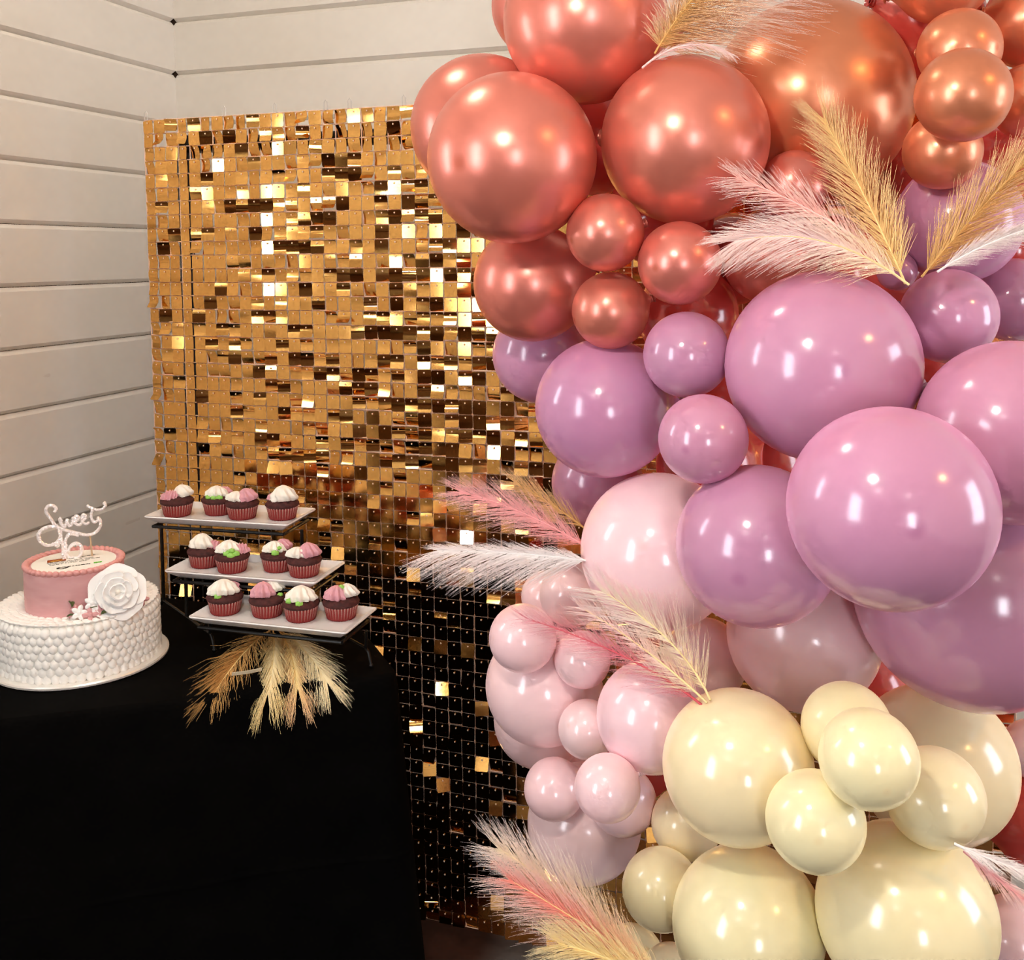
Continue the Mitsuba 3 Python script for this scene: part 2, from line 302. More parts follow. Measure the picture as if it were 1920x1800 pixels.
# sequins: thin bent foil tiles, each hung from one pin
def sequin(a_top, a_bot, bow, w=0.0284, h=0.0286, th=0.0004, rows=8):
    s = np.linspace(0, 1, rows); ang = a_top + (a_bot - a_top) * mikit_step(0.34, 0.52, s) + bow * (s - 0.5)
    ds = h / (rows - 1); y, z = [0.0], [0.0]
    for k in range(1, rows):
        a = 0.5 * (ang[k] + ang[k - 1]); y.append(y[-1] + ds * math.sin(a)); z.append(z[-1] - ds * math.cos(a))
    y, z = np.array(y), np.array(z) + 0.006
    iy = y - np.interp(0.006, -(z - z[0]), y)
    z0 = z
    hw = np.full(rows, w / 2); hw[0] -= 0.0012; hw[-1] -= 0.0012
    front = np.vstack([np.c_[-hw, iy, z0], np.c_[hw, iy, z0]]); back = front + [0, th, 0]
    v = np.vstack([front, back]); n = rows; f = []
    for k in range(n - 1):
        a, b, c, d = k, k + 1, n + k + 1, n + k
        f += [[a, b, c], [a, c, d], [2 * n + a, 2 * n + c, 2 * n + b], [2 * n + a, 2 * n + d, 2 * n + c]]
        f += [[a, 2 * n + b, b], [a, 2 * n + a, 2 * n + b], [d, c, 2 * n + c], [d, 2 * n + c, 2 * n + d]]
    f += [[0, n, 3 * n], [0, 3 * n, 2 * n], [n - 1, 3 * n - 1, 2 * n - 1], [n - 1, 4 * n - 1, 3 * n - 1]]
    f = np.array(f)
    nrm = np.zeros_like(v)
    t = np.gradient(np.c_[iy, z0], axis=0); nn = np.c_[np.zeros(n), t[:, 1], -t[:, 0]]; nn /= np.linalg.norm(nn, axis=1, keepdims=True)
    nn = np.where(nn[:, 1:2] > 0, -nn, nn)
    nrm[:n] = nn; nrm[n:2 * n] = nn; nrm[2 * n:] = -np.vstack([nn, nn])
    return v, f, nrm
def mikit_step(a, b, x): t = np.clip((x - a) / (b - a), 0, 1); return t * t * (3 - 2 * t)
def ply_n(v, f, n, mat):
    path = meshkit.write_ply((v, f), False, normals=n)
    return {'type': 'ply', 'filename': path, 'face_normals': False, 'bsdf': {'type': 'ref', 'id': mat}}
srng = np.random.default_rng(7)
VAR = []
for k in range(36):
    kind = k % 6
    if kind in (0, 1): VAR.append(sequin(srng.normal(0, .010), srng.normal(0, .010), srng.normal(0, .02)))
    elif kind in (2, 3): VAR.append(sequin(srng.normal(0.05, .30), srng.normal(-.02, .30), srng.normal(0, .12)))
    elif kind == 4: VAR.append(sequin(srng.choice([-1, 1]) * srng.uniform(.12, .45), srng.normal(0, .12), srng.normal(0, .15)))
    else: VAR.append(sequin(srng.normal(0, .03), srng.normal(0, .03), srng.choice([-1, 1]) * srng.uniform(.4, 1.1)))
FLAT = [k for k in range(36) if k % 6 in (0, 1)]; BENT = [k for k in range(36) if k % 6 not in (0, 1)]
VPLY = [ply_n(*v, 'gold_foil') for v in VAR]
cells = []
for j in range(NZ):
    for i in range(NX):
        x, z = BX0 + PIT * (i + .5), BZ1 - PIT * (j + .5)
        q = srng.random(8); nr = srng.normal(0, 1, 4)
        low = z < 1.05
        flat = q[0] < (0.80 if low else 0.38 if x < -1.2 else 0.26)
        k = FLAT[int(q[1] * len(FLAT))] if flat else BENT[int(q[1] * len(BENT))]
        tx = nr[0] * (0.012 if flat else 0.075) * (0.6 if low else 1.0) + (0 if flat or low else 0.05)
        tz = nr[1] * (0.015 if q[2] < .6 else 0.07); ty = nr[2] * 0.012
        if not low and not flat and q[3] < 0.62: tz += 0.02 + 0.40 * q[4]
        elif not low and q[3] > 0.88: tz += -0.10 - 0.14 * q[4]
        if low and q[3] < 0.12: tx += -0.30 - 0.28 * q[4]; tz += 0.12 + 0.45 * q[5]
        if j < 3:
            ty += nr[3] * 0.05; tx *= 1.5
            if q[5] < .4: tz = -0.12 - 0.24 * q[6]
            if q[5] > .93: ty += 0.3 * (q[6] - .5)
        if i == 3 and j > 2: tz = 0.02 * q[6]; tx *= 0.3; k = FLAT[k % len(FLAT)]
        if i == 0: tz = -0.16 - 0.16 * q[6]
        cells.append((x + nr[3] * 0.0006, BY + wob(x, z) - 0.001 - 0.0015 * q[7], z, k, tx, ty, tz))
def tform(c):
    x, y, z, k, tx, ty, tz = c
    R = trimesh.transformations.euler_matrix(tx, ty, tz)
    H = trimesh.transformations.translation_matrix([x, y, z + 0.008]) @ R
    if abs(x - (BX0 + 3.5 * PIT)) < 0.004: H = H @ np.diag([0.76, 1, 1, 1])      # tiles in front of the pole hang narrower
    return H
# the 300 that show largest are parts of their own, the rest one mesh
def seen(c):
    p = np.array(c[:3]); d = p - CAM; L = np.linalg.norm(d); d /= L
    for b in BALLOON_DATA:
        oc = np.array(b[1]) - CAM; t = oc @ d
        if 0 < t < L and np.linalg.norm(oc - t * d) < b[2] * 1.04: return False
    s = (1.0 - CAM[2]) / d[2] if d[2] < 0 else 9
    if d[2] < 0:
        t = (0.76 - CAM[2]) / d[2]; q = CAM + d * t
        if t < L and q[0] < -0.76: return False
    e = p - CAM
    if -1.40 < p[0] < -0.86 and p[2] < 1.16: return False
    return True
BALLOON_DATA = [
    ('R1', (-0.3916, 1.5114, 1.8464), 0.1212, 'rose', '', 'large rose gold balloon cut by the top edge, above the leftmost pair', None),
    ('R2', (-0.5021, 1.6671, 1.9111), 0.0866, 'rose', '', 'rose gold balloon mostly hidden behind the large one at the top left of the cluster', None),
    ('R3', (-0.5882, 1.6034, 1.7095), 0.1179, 'rose', '', 'rose gold balloon peeking out behind the large front one, against wall and backdrop', None),
    ('R4', (-0.4746, 1.4137, 1.6395), 0.1212, 'rose', '', 'large shiny rose gold balloon in front of the sequins, with a small dark crown spot', [-0.305, -0.945, -0.115]),
    ('R5', (-0.2408, 1.4942, 1.6634), 0.1195, 'rose', '', 'large rose gold balloon right of the front left one, above two small ones', [0.916, -0.387, -0.107]),
    ('R6', (-0.3426, 1.4326, 1.5324), 0.0552, 'rose', '', 'small rose gold balloon tucked under the two large ones, uppermost of the small trio', None),
    ('R7', (-0.2380, 1.4400, 1.4889), 0.0582, 'rose', '', 'small rose gold balloon, right one of the trio below the large ones', None),
    ('R8', (-0.3440, 1.4719, 1.4201), 0.0564, 'rose', '', 'small rose gold balloon sitting on a mauve one, lowest of the trio', None),
    ('R9', (-0.4911, 1.5587, 1.4579), 0.0931, 'rose', '', 'medium rose gold balloon below the front left one, edge against the sequins', None),
    ('R10', (-0.2642, 1.6792, 1.4031), 0.0818, 'gap_red', '', 'balloon in the shadow behind the small rose gold trio, shade put into its colour', None),  # shade is painted into this dark tone
    ('R11', (-0.1309, 1.6331, 1.4972), 0.0733, 'rose', '', 'orange rose gold balloon left of the blush plume tip', None),
    ('R12', (-0.0773, 1.6910, 1.7375), 0.1551, 'lamp_tinted_rose', '', 'largest lamp-tinted rose gold balloon behind the upright tan plume', None),  # warm lamp tint painted into this tone, otherwise the same rose gold balloons
    ('R13', (0.1060, 1.6435, 1.9009), 0.0701, 'lamp_tinted_rose', '', 'lamp-tinted rose gold balloon cut by the top edge above the largest one', None),
    ('R14', (0.1241, 1.5656, 1.7780), 0.0554, 'lamp_tinted_rose', '', 'small lamp-tinted rose gold balloon near the top right, half covered by the one below it', None),
    ('R15', (0.1194, 1.4367, 1.6985), 0.0584, 'lamp_tinted_rose', '', 'small lamp-tinted rose gold balloon in front, middle of the vertical trio at the top right', None),
    ('R16', (0.1041, 1.5412, 1.6391), 0.0522, 'lamp_tinted_rose', '', 'small lamp-tinted rose gold balloon, lowest of the vertical trio, above a shaded mauve one', None),
    ('R17', (0.2259, 1.6405, 1.7129), 0.0546, 'lamp_tinted_rose', '', 'lamp-tinted rose gold balloon cut by the right edge beside the vertical trio', None),
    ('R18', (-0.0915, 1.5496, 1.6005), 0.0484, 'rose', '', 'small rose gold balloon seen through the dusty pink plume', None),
    ('R19', (0.2363, 1.7441, 1.8442), 0.0688, 'lamp_tinted_rose', '', 'pale lamp-tinted rose gold balloon in the top right corner of the photo', None),
    ('P1', (-0.0458, 1.4373, 1.3498), 0.1284, 'mauve', '', 'large round mauve balloon with its top under the blush plume', None),
    ('P2', (0.0383, 1.2294, 1.2116), 0.1154, 'mauve', '', 'largest mauve balloon in front, bulging over its neighbours at centre right', [0.183, -0.982, 0.054]),
    ('P3', (0.1171, 1.5361, 1.4131), 0.0649, 'mauve', '', 'small mauve balloon under the tan and white plumes at the right', None),
    ('P4', (0.1814, 1.3842, 1.2796), 0.1130, 'mauve', '', 'large mauve balloon cut by the right edge, above the frontmost one', None),
    ('P5', (0.1578, 1.5029, 1.0428), 0.1612, 'mauve', '', 'huge mauve balloon at the right edge, shaded on top, above the cream ones', None),
    ('P6', (-0.1217, 1.3670, 1.1172), 0.1061, 'mauve', '', 'mauve balloon left of the frontmost one, overlapping a big pale pink one', None),
    ('P7', (-0.3628, 1.5151, 1.2699), 0.1059, 'mauve', '', 'large mauve balloon at the left of the garland, under the lowest small rose gold one', None),
    ('P8', (-0.2287, 1.4469, 1.3602), 0.0607, 'mauve', '', 'small mauve balloon, upper one of the two left of the big round one', None),
    ('P9', (-0.1905, 1.3462, 1.2597), 0.0585, 'mauve', '', 'small mauve balloon, lower one of the two left of the big round one', None),
    ('P10', (-0.5154, 1.6851, 1.3314), 0.0836, 'mauve', '', 'mauve balloon peeking out at the left below a rose gold one, against the sequins', None),
    ('P11', (-0.4176, 1.6873, 1.1147), 0.0776, 'mauve', '', 'mauve balloon peeking out above the dusty rose plume, against the sequins', None),
    ('P12', (0.1346, 1.6368, 1.5453), 0.0894, 'mauve', '', 'shaded mauve balloon behind the plumes under the lamp-tinted rose gold trio', None),
    ('P13', (0.2230, 1.7313, 1.4282), 0.0631, 'mauve', '', 'dark mauve balloon at the right edge behind the small one', None),
    ('P14', (0.0513, 1.6031, 1.4745), 0.0285, 'mauve', '', 'tiny mauve balloon at the foot of the tan and blush plumes', None),
    ('K1', (-0.2781, 1.5039, 1.0585), 0.1166, 'pink', '', 'largest pale pink balloon, nearly white, beside the white plume root', None),
    ('K2', (-0.4376, 1.5942, 0.9468), 0.0529, 'pink', '', 'small pale pink balloon directly below the white plume', None),
    ('K3', (-0.5007, 1.6612, 0.9161), 0.0439, 'pink', '', 'small pink balloon half hidden, under the white plume next to the sequins', None),
    ('K4', (-0.4710, 1.4365, 0.9265), 0.0509, 'pink', '', 'small pale pink balloon sticking out furthest left, crossed by raspberry barbs', None),
    ('K5', (-0.3836, 1.4568, 0.8961), 0.0422, 'pink', '', 'small pink balloon right under the raspberry plume', None),
    ('K6', (-0.4647, 1.5242, 0.8181), 0.0930, 'pink', '', 'medium pink balloon shaded by the small one at its upper left, against the sequins', None),
    ('K7', (-0.5059, 1.6428, 0.7042), 0.0819, 'pink', '', 'pink balloon showing as a crescent below the medium one, against the sequins', None),
    ('K8', (-0.3705, 1.4341, 0.7999), 0.0428, 'pink', '', 'small pink balloon wedged between the medium ones, above the touching pair', None),
    ('K9', (-0.2685, 1.4032, 0.8476), 0.0777, 'pink', '', 'medium pale pink balloon next to the large cream one', None),
    ('K10', (-0.4295, 1.4594, 0.6852), 0.0461, 'pink', '', 'small pink balloon, left one of the touching pair', None),
    ('K11', (-0.3120, 1.3168, 0.7788), 0.0447, 'pink', '', 'small pink balloon, right one of the touching pair', None),
    ('K12', (-0.4048, 1.5476, 0.5877), 0.0918, 'pink', '', 'lowest pink balloon, above the white and salmon plumes', None),
    ('K13', (-0.3256, 1.4753, 0.6750), 0.0508, 'pink', '', 'shaded pink balloon behind the right one of the touching pair', None),
    ('K14', (-0.4617, 1.6644, 0.5992), 0.0427, 'pink', '', 'sliver of a pink balloon above the left one of the touching pair', None),
    ('K15', (-0.2285, 1.6406, 0.8424), 0.0689, 'pink', '', 'pink balloon behind the wispy cream plume', None),
    ('K16', (-0.0701, 1.5828, 0.9269), 0.1152, 'pink', '', 'wide pale pink balloon under the mauve ones, above the cream ones', None),
    ('K17', (0.2763, 1.7650, 0.7110), 0.0464, 'pink', '', 'small pink balloon at the right edge beside the cream ones', None),
    ('C1', (-0.1367, 1.2990, 0.8458), 0.0957, 'cream', '', 'large cream balloon, uppermost at the left of the cream group', None),
    ('C2', (-0.1216, 1.3054, 0.6299), 0.0981, 'cream', '', 'large cream balloon cut by the bottom edge, below the uppermost left one', None),
    ('C3', (0.0679, 1.2972, 0.6895), 0.1072, 'cream', '', 'largest cream balloon at the bottom right', None),
    ('C4', (0.0195, 1.1759, 0.9385), 0.0544, 'cream', '', 'small cream balloon standing out furthest in front of the cream group', None),
    ('C5', (-0.0052, 1.3142, 0.9090), 0.0554, 'cream', '', 'small cream balloon partly hidden behind the frontmost one, under the pink', None),
    ('C6', (-0.0366, 1.1908, 0.8482), 0.0564, 'cream', '', 'small cream balloon below left of the frontmost one', None),
    ('C7', (0.0972, 1.2912, 0.8471), 0.0581, 'cream', '', 'small cream balloon right of the frontmost one', None),
    ('C8', (0.1199, 1.6032, 0.7401), 0.1164, 'cream', '', 'large cream balloon behind, under the huge mauve one', None),
    ('C9', (-0.2277, 1.4642, 0.6628), 0.0514, 'cream', '', 'small cream balloon at the left, half behind the large upper one', None),
    ('C10', (-0.2491, 1.3786, 0.6094), 0.0549, 'cream', '', 'small cream balloon furthest left, above the bottom plumes', None),
    ('C11', (-0.2532, 1.4867, 0.4022), 0.0467, 'cream', '', 'small cream balloon just showing at the bottom edge', None),
    ('C12', (0.2474, 1.6803, 0.4438), 0.0614, 'pink', '', 'shaded pinkish balloon in the bottom right corner behind the largest cream one', None),
    ('C13', (-0.3255, 1.5434, 0.3752), 0.0520, 'cream', '', 'shaded cream balloon at the bottom edge behind the plumes', None),
    ('G1', (0.2889, 1.7591, 0.5933), 0.0758, 'gap_red', '', 'dark red balloon in the gap at the right edge below the small pink one', None),  # red gap glow is put into its colour
    ('F1', (-0.4382, 1.7529, 1.7048), 0.1000, 'gap_red', '', 'added filler balloon deep in the gap between the top three large rose gold ones', None),  # from here on, added fillers closing gaps with painted red glow
    ('F2', (-0.3120, 1.6981, 1.5682), 0.0870, 'gap_red', '', 'added filler balloon deep behind the small rose gold trio and the large right one', None),
    ('F3', (-0.2255, 1.6605, 1.1633), 0.0851, 'gap_red', '', 'added filler balloon deep in the gap under the lower small mauve one', None),
    ('F4', (-0.0222, 1.7718, 0.9183), 0.0860, 'gap_red', '', 'added filler balloon deep in the gap between mauve ones and the wide pink one', None),
    ('F5', (-0.3701, 1.7506, 0.6065), 0.0779, 'gap_red', '', 'added filler balloon deep in the gap above the touching pink pair', None),
    ('F6', (0.0190, 1.7943, 0.7670), 0.0774, 'gap_red', '', 'added filler balloon deep in the gap between the wide pink one and the cream ones', None),
    ('F7', (0.0935, 1.7919, 1.8648), 0.0879, 'gap_red', '', 'added filler balloon deep behind the lamp-tinted ones at the top right', None),
    ('F8', (0.1906, 1.7714, 1.6183), 0.0787, 'gap_red', '', 'added filler balloon deep behind the lowest lamp-tinted one of the vertical trio', None),
    ('F10', (-0.2055, 1.7923, 1.4929), 0.0790, 'gap_red', '', 'added filler balloon deep behind the tip of the blush plume', None),
    ('F11', (0.0609, 1.8164, 1.6215), 0.0630, 'gap_red', '', 'added filler balloon deep between the largest lamp-tinted one and the vertical trio', None),
    ('F12', (0.1067, 1.7910, 1.3231), 0.0708, 'gap_red', '', 'added filler balloon deep in the gap right of the big round mauve one', None),
    ('F13', (-0.1512, 1.7970, 1.1426), 0.0766, 'gap_red', '', 'added filler balloon deep in the gap below the big round mauve one', None),
    ('F14', (-0.2394, 1.7908, 1.2817), 0.0686, 'gap_red', '', 'added filler balloon deep behind the upper small mauve one of the pair', None),
    ('F15', (0.2294, 1.8201, 1.5028), 0.0566, 'gap_red', '', 'added filler balloon deep behind the white plume at the right edge', None),
    ('F9', (0.0214, 1.7651, 1.4615), 0.0918, 'gap_red', '', 'added filler balloon deep behind the foot of the upright tan plume', None),
]
vis = [(np.linalg.norm(np.array(c[:3]) - CAM) / max(0.15, abs((np.array(c[:3]) - CAM)[1]) / np.linalg.norm(np.array(c[:3]) - CAM)), n) for n, c in enumerate(cells) if seen(c)]
vis.sort(); near = set(n for _, n in vis[:300])
vs, fs, ns, off = [], [], [], 0
for n, c in enumerate(cells):
    H = tform(c)
    if n in near:
        part(bk, 'sequin', {**VPLY[c[3]], 'to_world': T(H)}, None)
    else:
        v, f, nn = VAR[c[3]]
        vs.append(v @ H[:3, :3].T + H[:3, 3]); ns.append(nn @ H[:3, :3].T); fs.append(f + off); off += len(v)
part(bk, 'sequin_field', ply_n(np.vstack(vs), np.vstack(fs), np.vstack(ns), 'gold_foil'), None, kind='stuff')
pv = trimesh.creation.icosphere(0, 0.0019); pv.apply_scale([1, 0.6, 1.15])
PV, PF = np.array(pv.vertices), np.array(pv.faces)
part(bk, 'pin_heads', M(np.vstack([PV + [c[0], c[1] - 0.0018, c[2] + 0.0085] for c in cells]), np.vstack([PF + i * len(PV) for i in range(len(cells))])), 'pin_plastic', smooth=True, kind='stuff')

# ---------------------------------------------------------------- table under its black cloth
import shapely
TOP = 0.752
poly = shapely.Polygon([(-0.775, 1.640), (-0.985, 1.872), (-1.655, 1.872), (-1.655, 1.038)]).buffer(-0.03).buffer(0.03, quad_segs=8)
def resample(ring, n):
    d = np.r_[0, np.cumsum(np.linalg.norm(np.diff(ring, axis=0), axis=1))]
    t = np.linspace(0, d[-1], n, endpoint=False); return np.c_[np.interp(t, d, ring[:, 0]), np.interp(t, d, ring[:, 1])], t
ring, tpar = resample(np.array(poly.exterior.coords), 320)
tang = np.roll(ring, -1, 0) - np.roll(ring, 1, 0); tang /= np.linalg.norm(tang, axis=1, keepdims=True)
nor = np.c_[tang[:, 1], -tang[:, 0]]; cen = ring.mean(0)
nor *= np.sign(((ring - cen) * nor).sum(1))[:, None]
rings = []
for s in (0.02, 0.25, 0.5, 0.75, 0.9, 0.97):
    p = cen + (ring - cen) * s; rings.append(np.c_[p, TOP + 0.0012 * np.sin(p[:, 0] * 37 + p[:, 1] * 21) * (s < 0.95)])
corner = np.exp(-(np.linalg.norm(ring - [-0.785, 1.64], axis=1) / 0.05) ** 2)
for dz, off in ((0.0, -0.006), (0.002, 0.0), (0.006, 0.004), (0.014, 0.006)):
    rings.append(np.c_[ring + nor * off, np.full(len(ring), TOP - dz)])
for z in np.r_[np.linspace(0.72, 0.44, 9), np.linspace(0.436, 0.414, 7), np.linspace(0.38, 0.012, 12)]:
    k = (0.75 - z) / 0.75
    fold = (np.sin(tpar * 21) * 0.5 + np.sin(tpar * 33 + 1.0) * 0.3 + np.sin(tpar * 9 + 2) * 0.6)
    off = 0.007 + 0.026 * k + 0.010 * k ** 1.3 * fold + 0.028 * k * corner
    zc = 0.425 + 0.004 * np.sin(tpar * 6)
    off = off + 0.0022 * np.exp(-((z - zc) / 0.004) ** 2) * (0.4 + 0.6 * (np.sin(tpar * 4.0 + 1.2) > -0.2))
    rings.append(np.c_[ring + nor * off[:, None], np.full(len(ring), z)])
V = np.stack(rings, 1).reshape(-1, 3)
cl = M(V, grid_faces(len(ring), len(rings), True)); cl.fix_normals()
tk = thing('tablecloth', 'black velvet tablecloth reaching the floor over the corner table', 'tablecloth')
scene[tk] = mikit.ply(cl, 'velvet', smooth=50)

# ---------------------------------------------------------------- two tier cake
CK = np.array([-1.380, 1.532, TOP])
ck = thing('tiered_cake', 'two-tier cake with a ruffled white base, pink upper tier and a white rose', 'cake')
def at(m, p): m.apply_translation(p); return m
part(ck, 'board', at(lathe([(0.001, 0.0), (0.155, 0.0), (0.158, 0.002), (0.158, 0.005), (0.155, 0.007), (0.001, 0.007)], 64), CK), 'board_foil', smooth=30)
part(ck, 'lower_tier', at(lathe([(0.001, 0.007), (0.134, 0.007), (0.136, 0.02), (0.136, 0.100), (0.132, 0.107), (0.001, 0.109)], 64), CK), 'cake_white', smooth=40)
ico = trimesh.creation.icosphere(1, 1.0); IV, IF = np.array(ico.vertices), np.array(ico.faces)
prng = np.random.default_rng(3)
def petals(spec, name, mat, kind='stuff'):
    """spec: list of (3x3 axes, centre)"""
    part(ck, name, M(np.vstack([IV @ A.T + c for A, c in spec]), np.vstack([IF + i * len(IV) for i in range(len(spec))])), mat, smooth=True, kind=kind)
sp = []
for row in range(7):
    n = 60
    for i in range(n):
        a = 2 * np.pi * (i + 0.5 * (row % 2) + prng.normal(0, .06)) / n; r = 0.1375 + prng.normal(0, .0006)
        e = np.array([math.cos(a), math.sin(a), 0]); tt = np.array([-e[1], e[0], 0]); up = np.array([0, 0, 1.0])
        tilt = 0.32; d = up * math.cos(tilt) - e * math.sin(tilt); o = np.cross(tt, d)
        sp.append((np.c_[tt * 0.0086, d * 0.0108, o * 0.0062], CK + e * (r + 0.001) + up * (0.0145 + row * 0.0138 + prng.normal(0, .0006))))
for ring_i, (r, n) in enumerate(((0.132, 60), (0.121, 54), (0.109, 48), (0.097, 44))):
    for i in range(n):
        a = 2 * np.pi * (i + 0.5 * (ring_i % 2)) / n
        e = np.array([math.cos(a), math.sin(a), 0]); tt = np.array([-e[1], e[0], 0]); up = np.array([0, 0, 1.0])
        d = e * 0.96 + up * 0.28; o = np.cross(tt, d)
        sp.append((np.c_[tt * 0.0078, d * 0.0115, o * 0.0036], CK + e * r + up * 0.1085))
for i in range(92):
    a = 2 * np.pi * i / 92; e = np.array([math.cos(a), math.sin(a), 0])
    sp.append((np.eye(3) * [0.0052, 0.0052, 0.0055], CK + e * 0.1385 + [0, 0, 0.0115]))
petals(sp, 'piped_ruffles', 'cake_white')
UP = CK + [0.006, -0.014, 0.108]
part(ck, 'upper_tier', at(lathe([(0.001, 0.0), (0.0855, 0.0), (0.0865, 0.01), (0.0868, 0.05), (0.0862, 0.076), (0.083, 0.080), (0.001, 0.081)], 64), UP), 'cake_pink', smooth=40)
sp = []
for i in range(46):
    a = 2 * np.pi * i / 46; e = np.array([math.cos(a), math.sin(a), 0]); tt = np.array([-e[1], e[0], 0]); up = np.array([0, 0, 1.0])
    d = tt * 0.75 + e * 0.5 + up * 0.25; d /= np.linalg.norm(d); o = np.cross(d, up); o /= np.linalg.norm(o)
    sp.append((np.c_[d * 0.0092, o * 0.0058, np.cross(d, o) * 0.0058], UP + e * 0.0825 + up * 0.0815))
petals(sp, 'piped_border', 'border_pink')
pr = part(ck, 'printed_topper', at(lathe([(0.001, 0.081), (0.073, 0.081), (0.0733, 0.0818), (0.001, 0.0822)], 48), UP), 'edible_paper', smooth=30, label='round printed sugar sheet with a small picture and lines of text')
VR = np.array([0.745, 0.667, 0]); VF = np.array([0.667, -0.745, 0])      # to the viewer's right, towards the viewer
def decal(pts, mat, name, h=0.0004):
    p3 = [UP + VR * a + VF * b + [0, 0, 0.0822] for a, b in pts]
    n = len(p3); v = np.vstack([p3, np.array(p3) + [0, 0, h]]); f = []
    for i in range(1, n - 1): f += [[n, n + i, n + i + 1], [0, i + 1, i]]
    for i in range(n): j = (i + 1) % n; f += [[i, j, n + j], [i, n + j, n + i]]
    m = M(v, f); m.fix_normals(); return m
def rect(a, b, w, h, sl=0.0): return [(a - w / 2, b - h / 2), (a + w / 2, b - h / 2 - sl), (a + w / 2, b + h / 2 - sl), (a - w / 2, b + h / 2)]
part(pr, 'picture', decal(rect(-0.030, -0.013, 0.032, 0.015, 0.003), 'print_red', ''), 'print_red')
part(pr, 'picture_figure', decal([(-0.043, -0.010), (-0.036, -0.014), (-0.026, -0.013), (-0.019, -0.017), (-0.018, -0.013), (-0.028, -0.009), (-0.038, -0.007)], '', '', 0.0006), 'print_gold')
ink = []
for row, (b, a0, a1) in enumerate(((-0.022, -0.004, 0.034), (-0.016, -0.008, 0.014), (-0.002, -0.046, 0.030), (0.006, -0.044, 0.044), (0.014, -0.042, 0.020), (0.036, -0.012, 0.024))):
    a = a0
    while a < a1:
        w = prng.uniform(0.003, 0.009); ink.append(decal(rect(a + w / 2, b - 0.10 * (a - a0), w, 0.0014 if row < 5 else 0.003), '', '')); a += w + prng.uniform(0.0008, 0.003)
for a in np.linspace(0, 2 * np.pi, 14)[:-1]: ink.append(decal(rect(-0.020 + 0.008 * math.cos(a), 0.040 + 0.005 * math.sin(a), 0.004, 0.0022), '', ''))
part(pr, 'text_lines', cat(ink), 'ink')
part(pr, 'logo', decal(rect(0.040, 0.030, 0.014, 0.006, 0.002), '', ''), 'print_green')
# flowers in sugar and cream
def sheet(P, th):
    """a curved sheet from a grid of points (nu, nv, 3), thickened along its normals"""
    nu, nv, _ = P.shape; du = np.gradient(P, axis=0); dv = np.gradient(P, axis=1); n = np.cross(du, dv); n /= np.linalg.norm(n, axis=2, keepdims=True) + 1e-12
    a, b = (P + n * th / 2).reshape(-1, 3), (P - n * th / 2).reshape(-1, 3)
    f = grid_faces(nu, nv); N = nu * nv; fs = [f, f[:, ::-1] + N]
    edge = [i * nv for i in range(nu)] + [(nu - 1) * nv + j for j in range(1, nv)] + [i * nv + nv - 1 for i in range(nu - 2, -1, -1)] + [j for j in range(nv - 2, 0, -1)]
    for i in range(len(edge)):
        p, q = edge[i], edge[(i + 1) % len(edge)]; fs.append([[p, q, q + N], [p, q + N, p + N]])
    m = M(np.vstack([a, b]), np.vstack(fs)); return m
def frame_of(n):
    n = np.asarray(n, float) / np.linalg.norm(n); x = np.cross([0, 0, 1.0], n); x /= np.linalg.norm(x); return np.c_[x, np.cross(n, x), n]
RC = np.array([-1.262, 1.497, 0.899]); RF = frame_of(CAM - RC + np.array([0.10, 0.0, 0.12])); RS = 0.051
ro = part(ck, 'sugar_rose', at(lathe([(0.0005, -0.004), (0.022, -0.002), (0.030, 0.004), (0.012, 0.010), (0.0005, 0.012)], 20).apply_transform(np.block([[RF, np.zeros((3, 1))], [np.zeros((1, 3)), np.ones((1, 1))]])), RC), 'sugar_white', smooth=40, label='large white sugar rose')
for (n, r0, r1, h0, h1, half, ph, curl) in ((5, 0.25, 1.0, 0.0, 0.20, 0.86, 0.2, -0.10), (5, 0.22, 0.74, 0.10, 0.36, 0.84, 0.75, -0.03), (4, 0.15, 0.50, 0.16, 0.46, 0.98, 0.3, 0.02), (3, 0.06, 0.28, 0.24, 0.54, 1.2, 0.9, 0.04)):
    for i in range(n):
        u = np.linspace(-1, 1, 13)[:, None]; v = np.linspace(0, 1, 8)[None, :]
        ang = ph + 2 * np.pi * i / n + u * half * (0.55 + 0.45 * v ** 0.6); edge = r1 * (1 - 0.16 * np.abs(u) ** 3 + 0.025 * np.sin(7 * u + i))
        rad = r0 + (edge - r0) * v; hh = h0 + (h1 - h0) * v ** 1.4 + curl * np.clip(v - 0.72, 0, 1) * 2.2 - 0.05 * u * np.ones_like(v) * v
        P = np.stack([rad * np.cos(ang), rad * np.sin(ang), hh * np.ones_like(ang)], -1) * RS
        part(ro, 'petal', sheet(P @ RF.T + RC, 0.0022), 'sugar_white', smooth=50)
part(ro, 'centre', at(M(IV * 0.0048, IF), RC + RF @ [0, 0, 0.024]), 'cream_white', smooth=True)
def small_flower(p, r, mat, name, n=5):
    ms = [M(IV @ np.diag([r * .5, r * .32, r * .3]) @ trimesh.transformations.rotation_matrix(2 * np.pi * i / n, [0, 0, 1])[:3, :3].T + np.array([math.cos(2 * np.pi * i / n), math.sin(2 * np.pi * i / n), 0.25]) * r * .5, IF) for i in range(n)] + [M(IV * r * .3 + [0, 0, r * .25], IF)]
    A = frame_of(CAM - np.array(p)); part(ck, name, M(np.array(cat(ms).vertices) @ A.T + p, cat(ms).faces), mat, smooth=True)
for p in ((-1.288, 1.462, 0.8885), (-1.302, 1.445, 0.8750)): small_flower(p, 0.0145, 'sugar_white', 'small_white_flower')
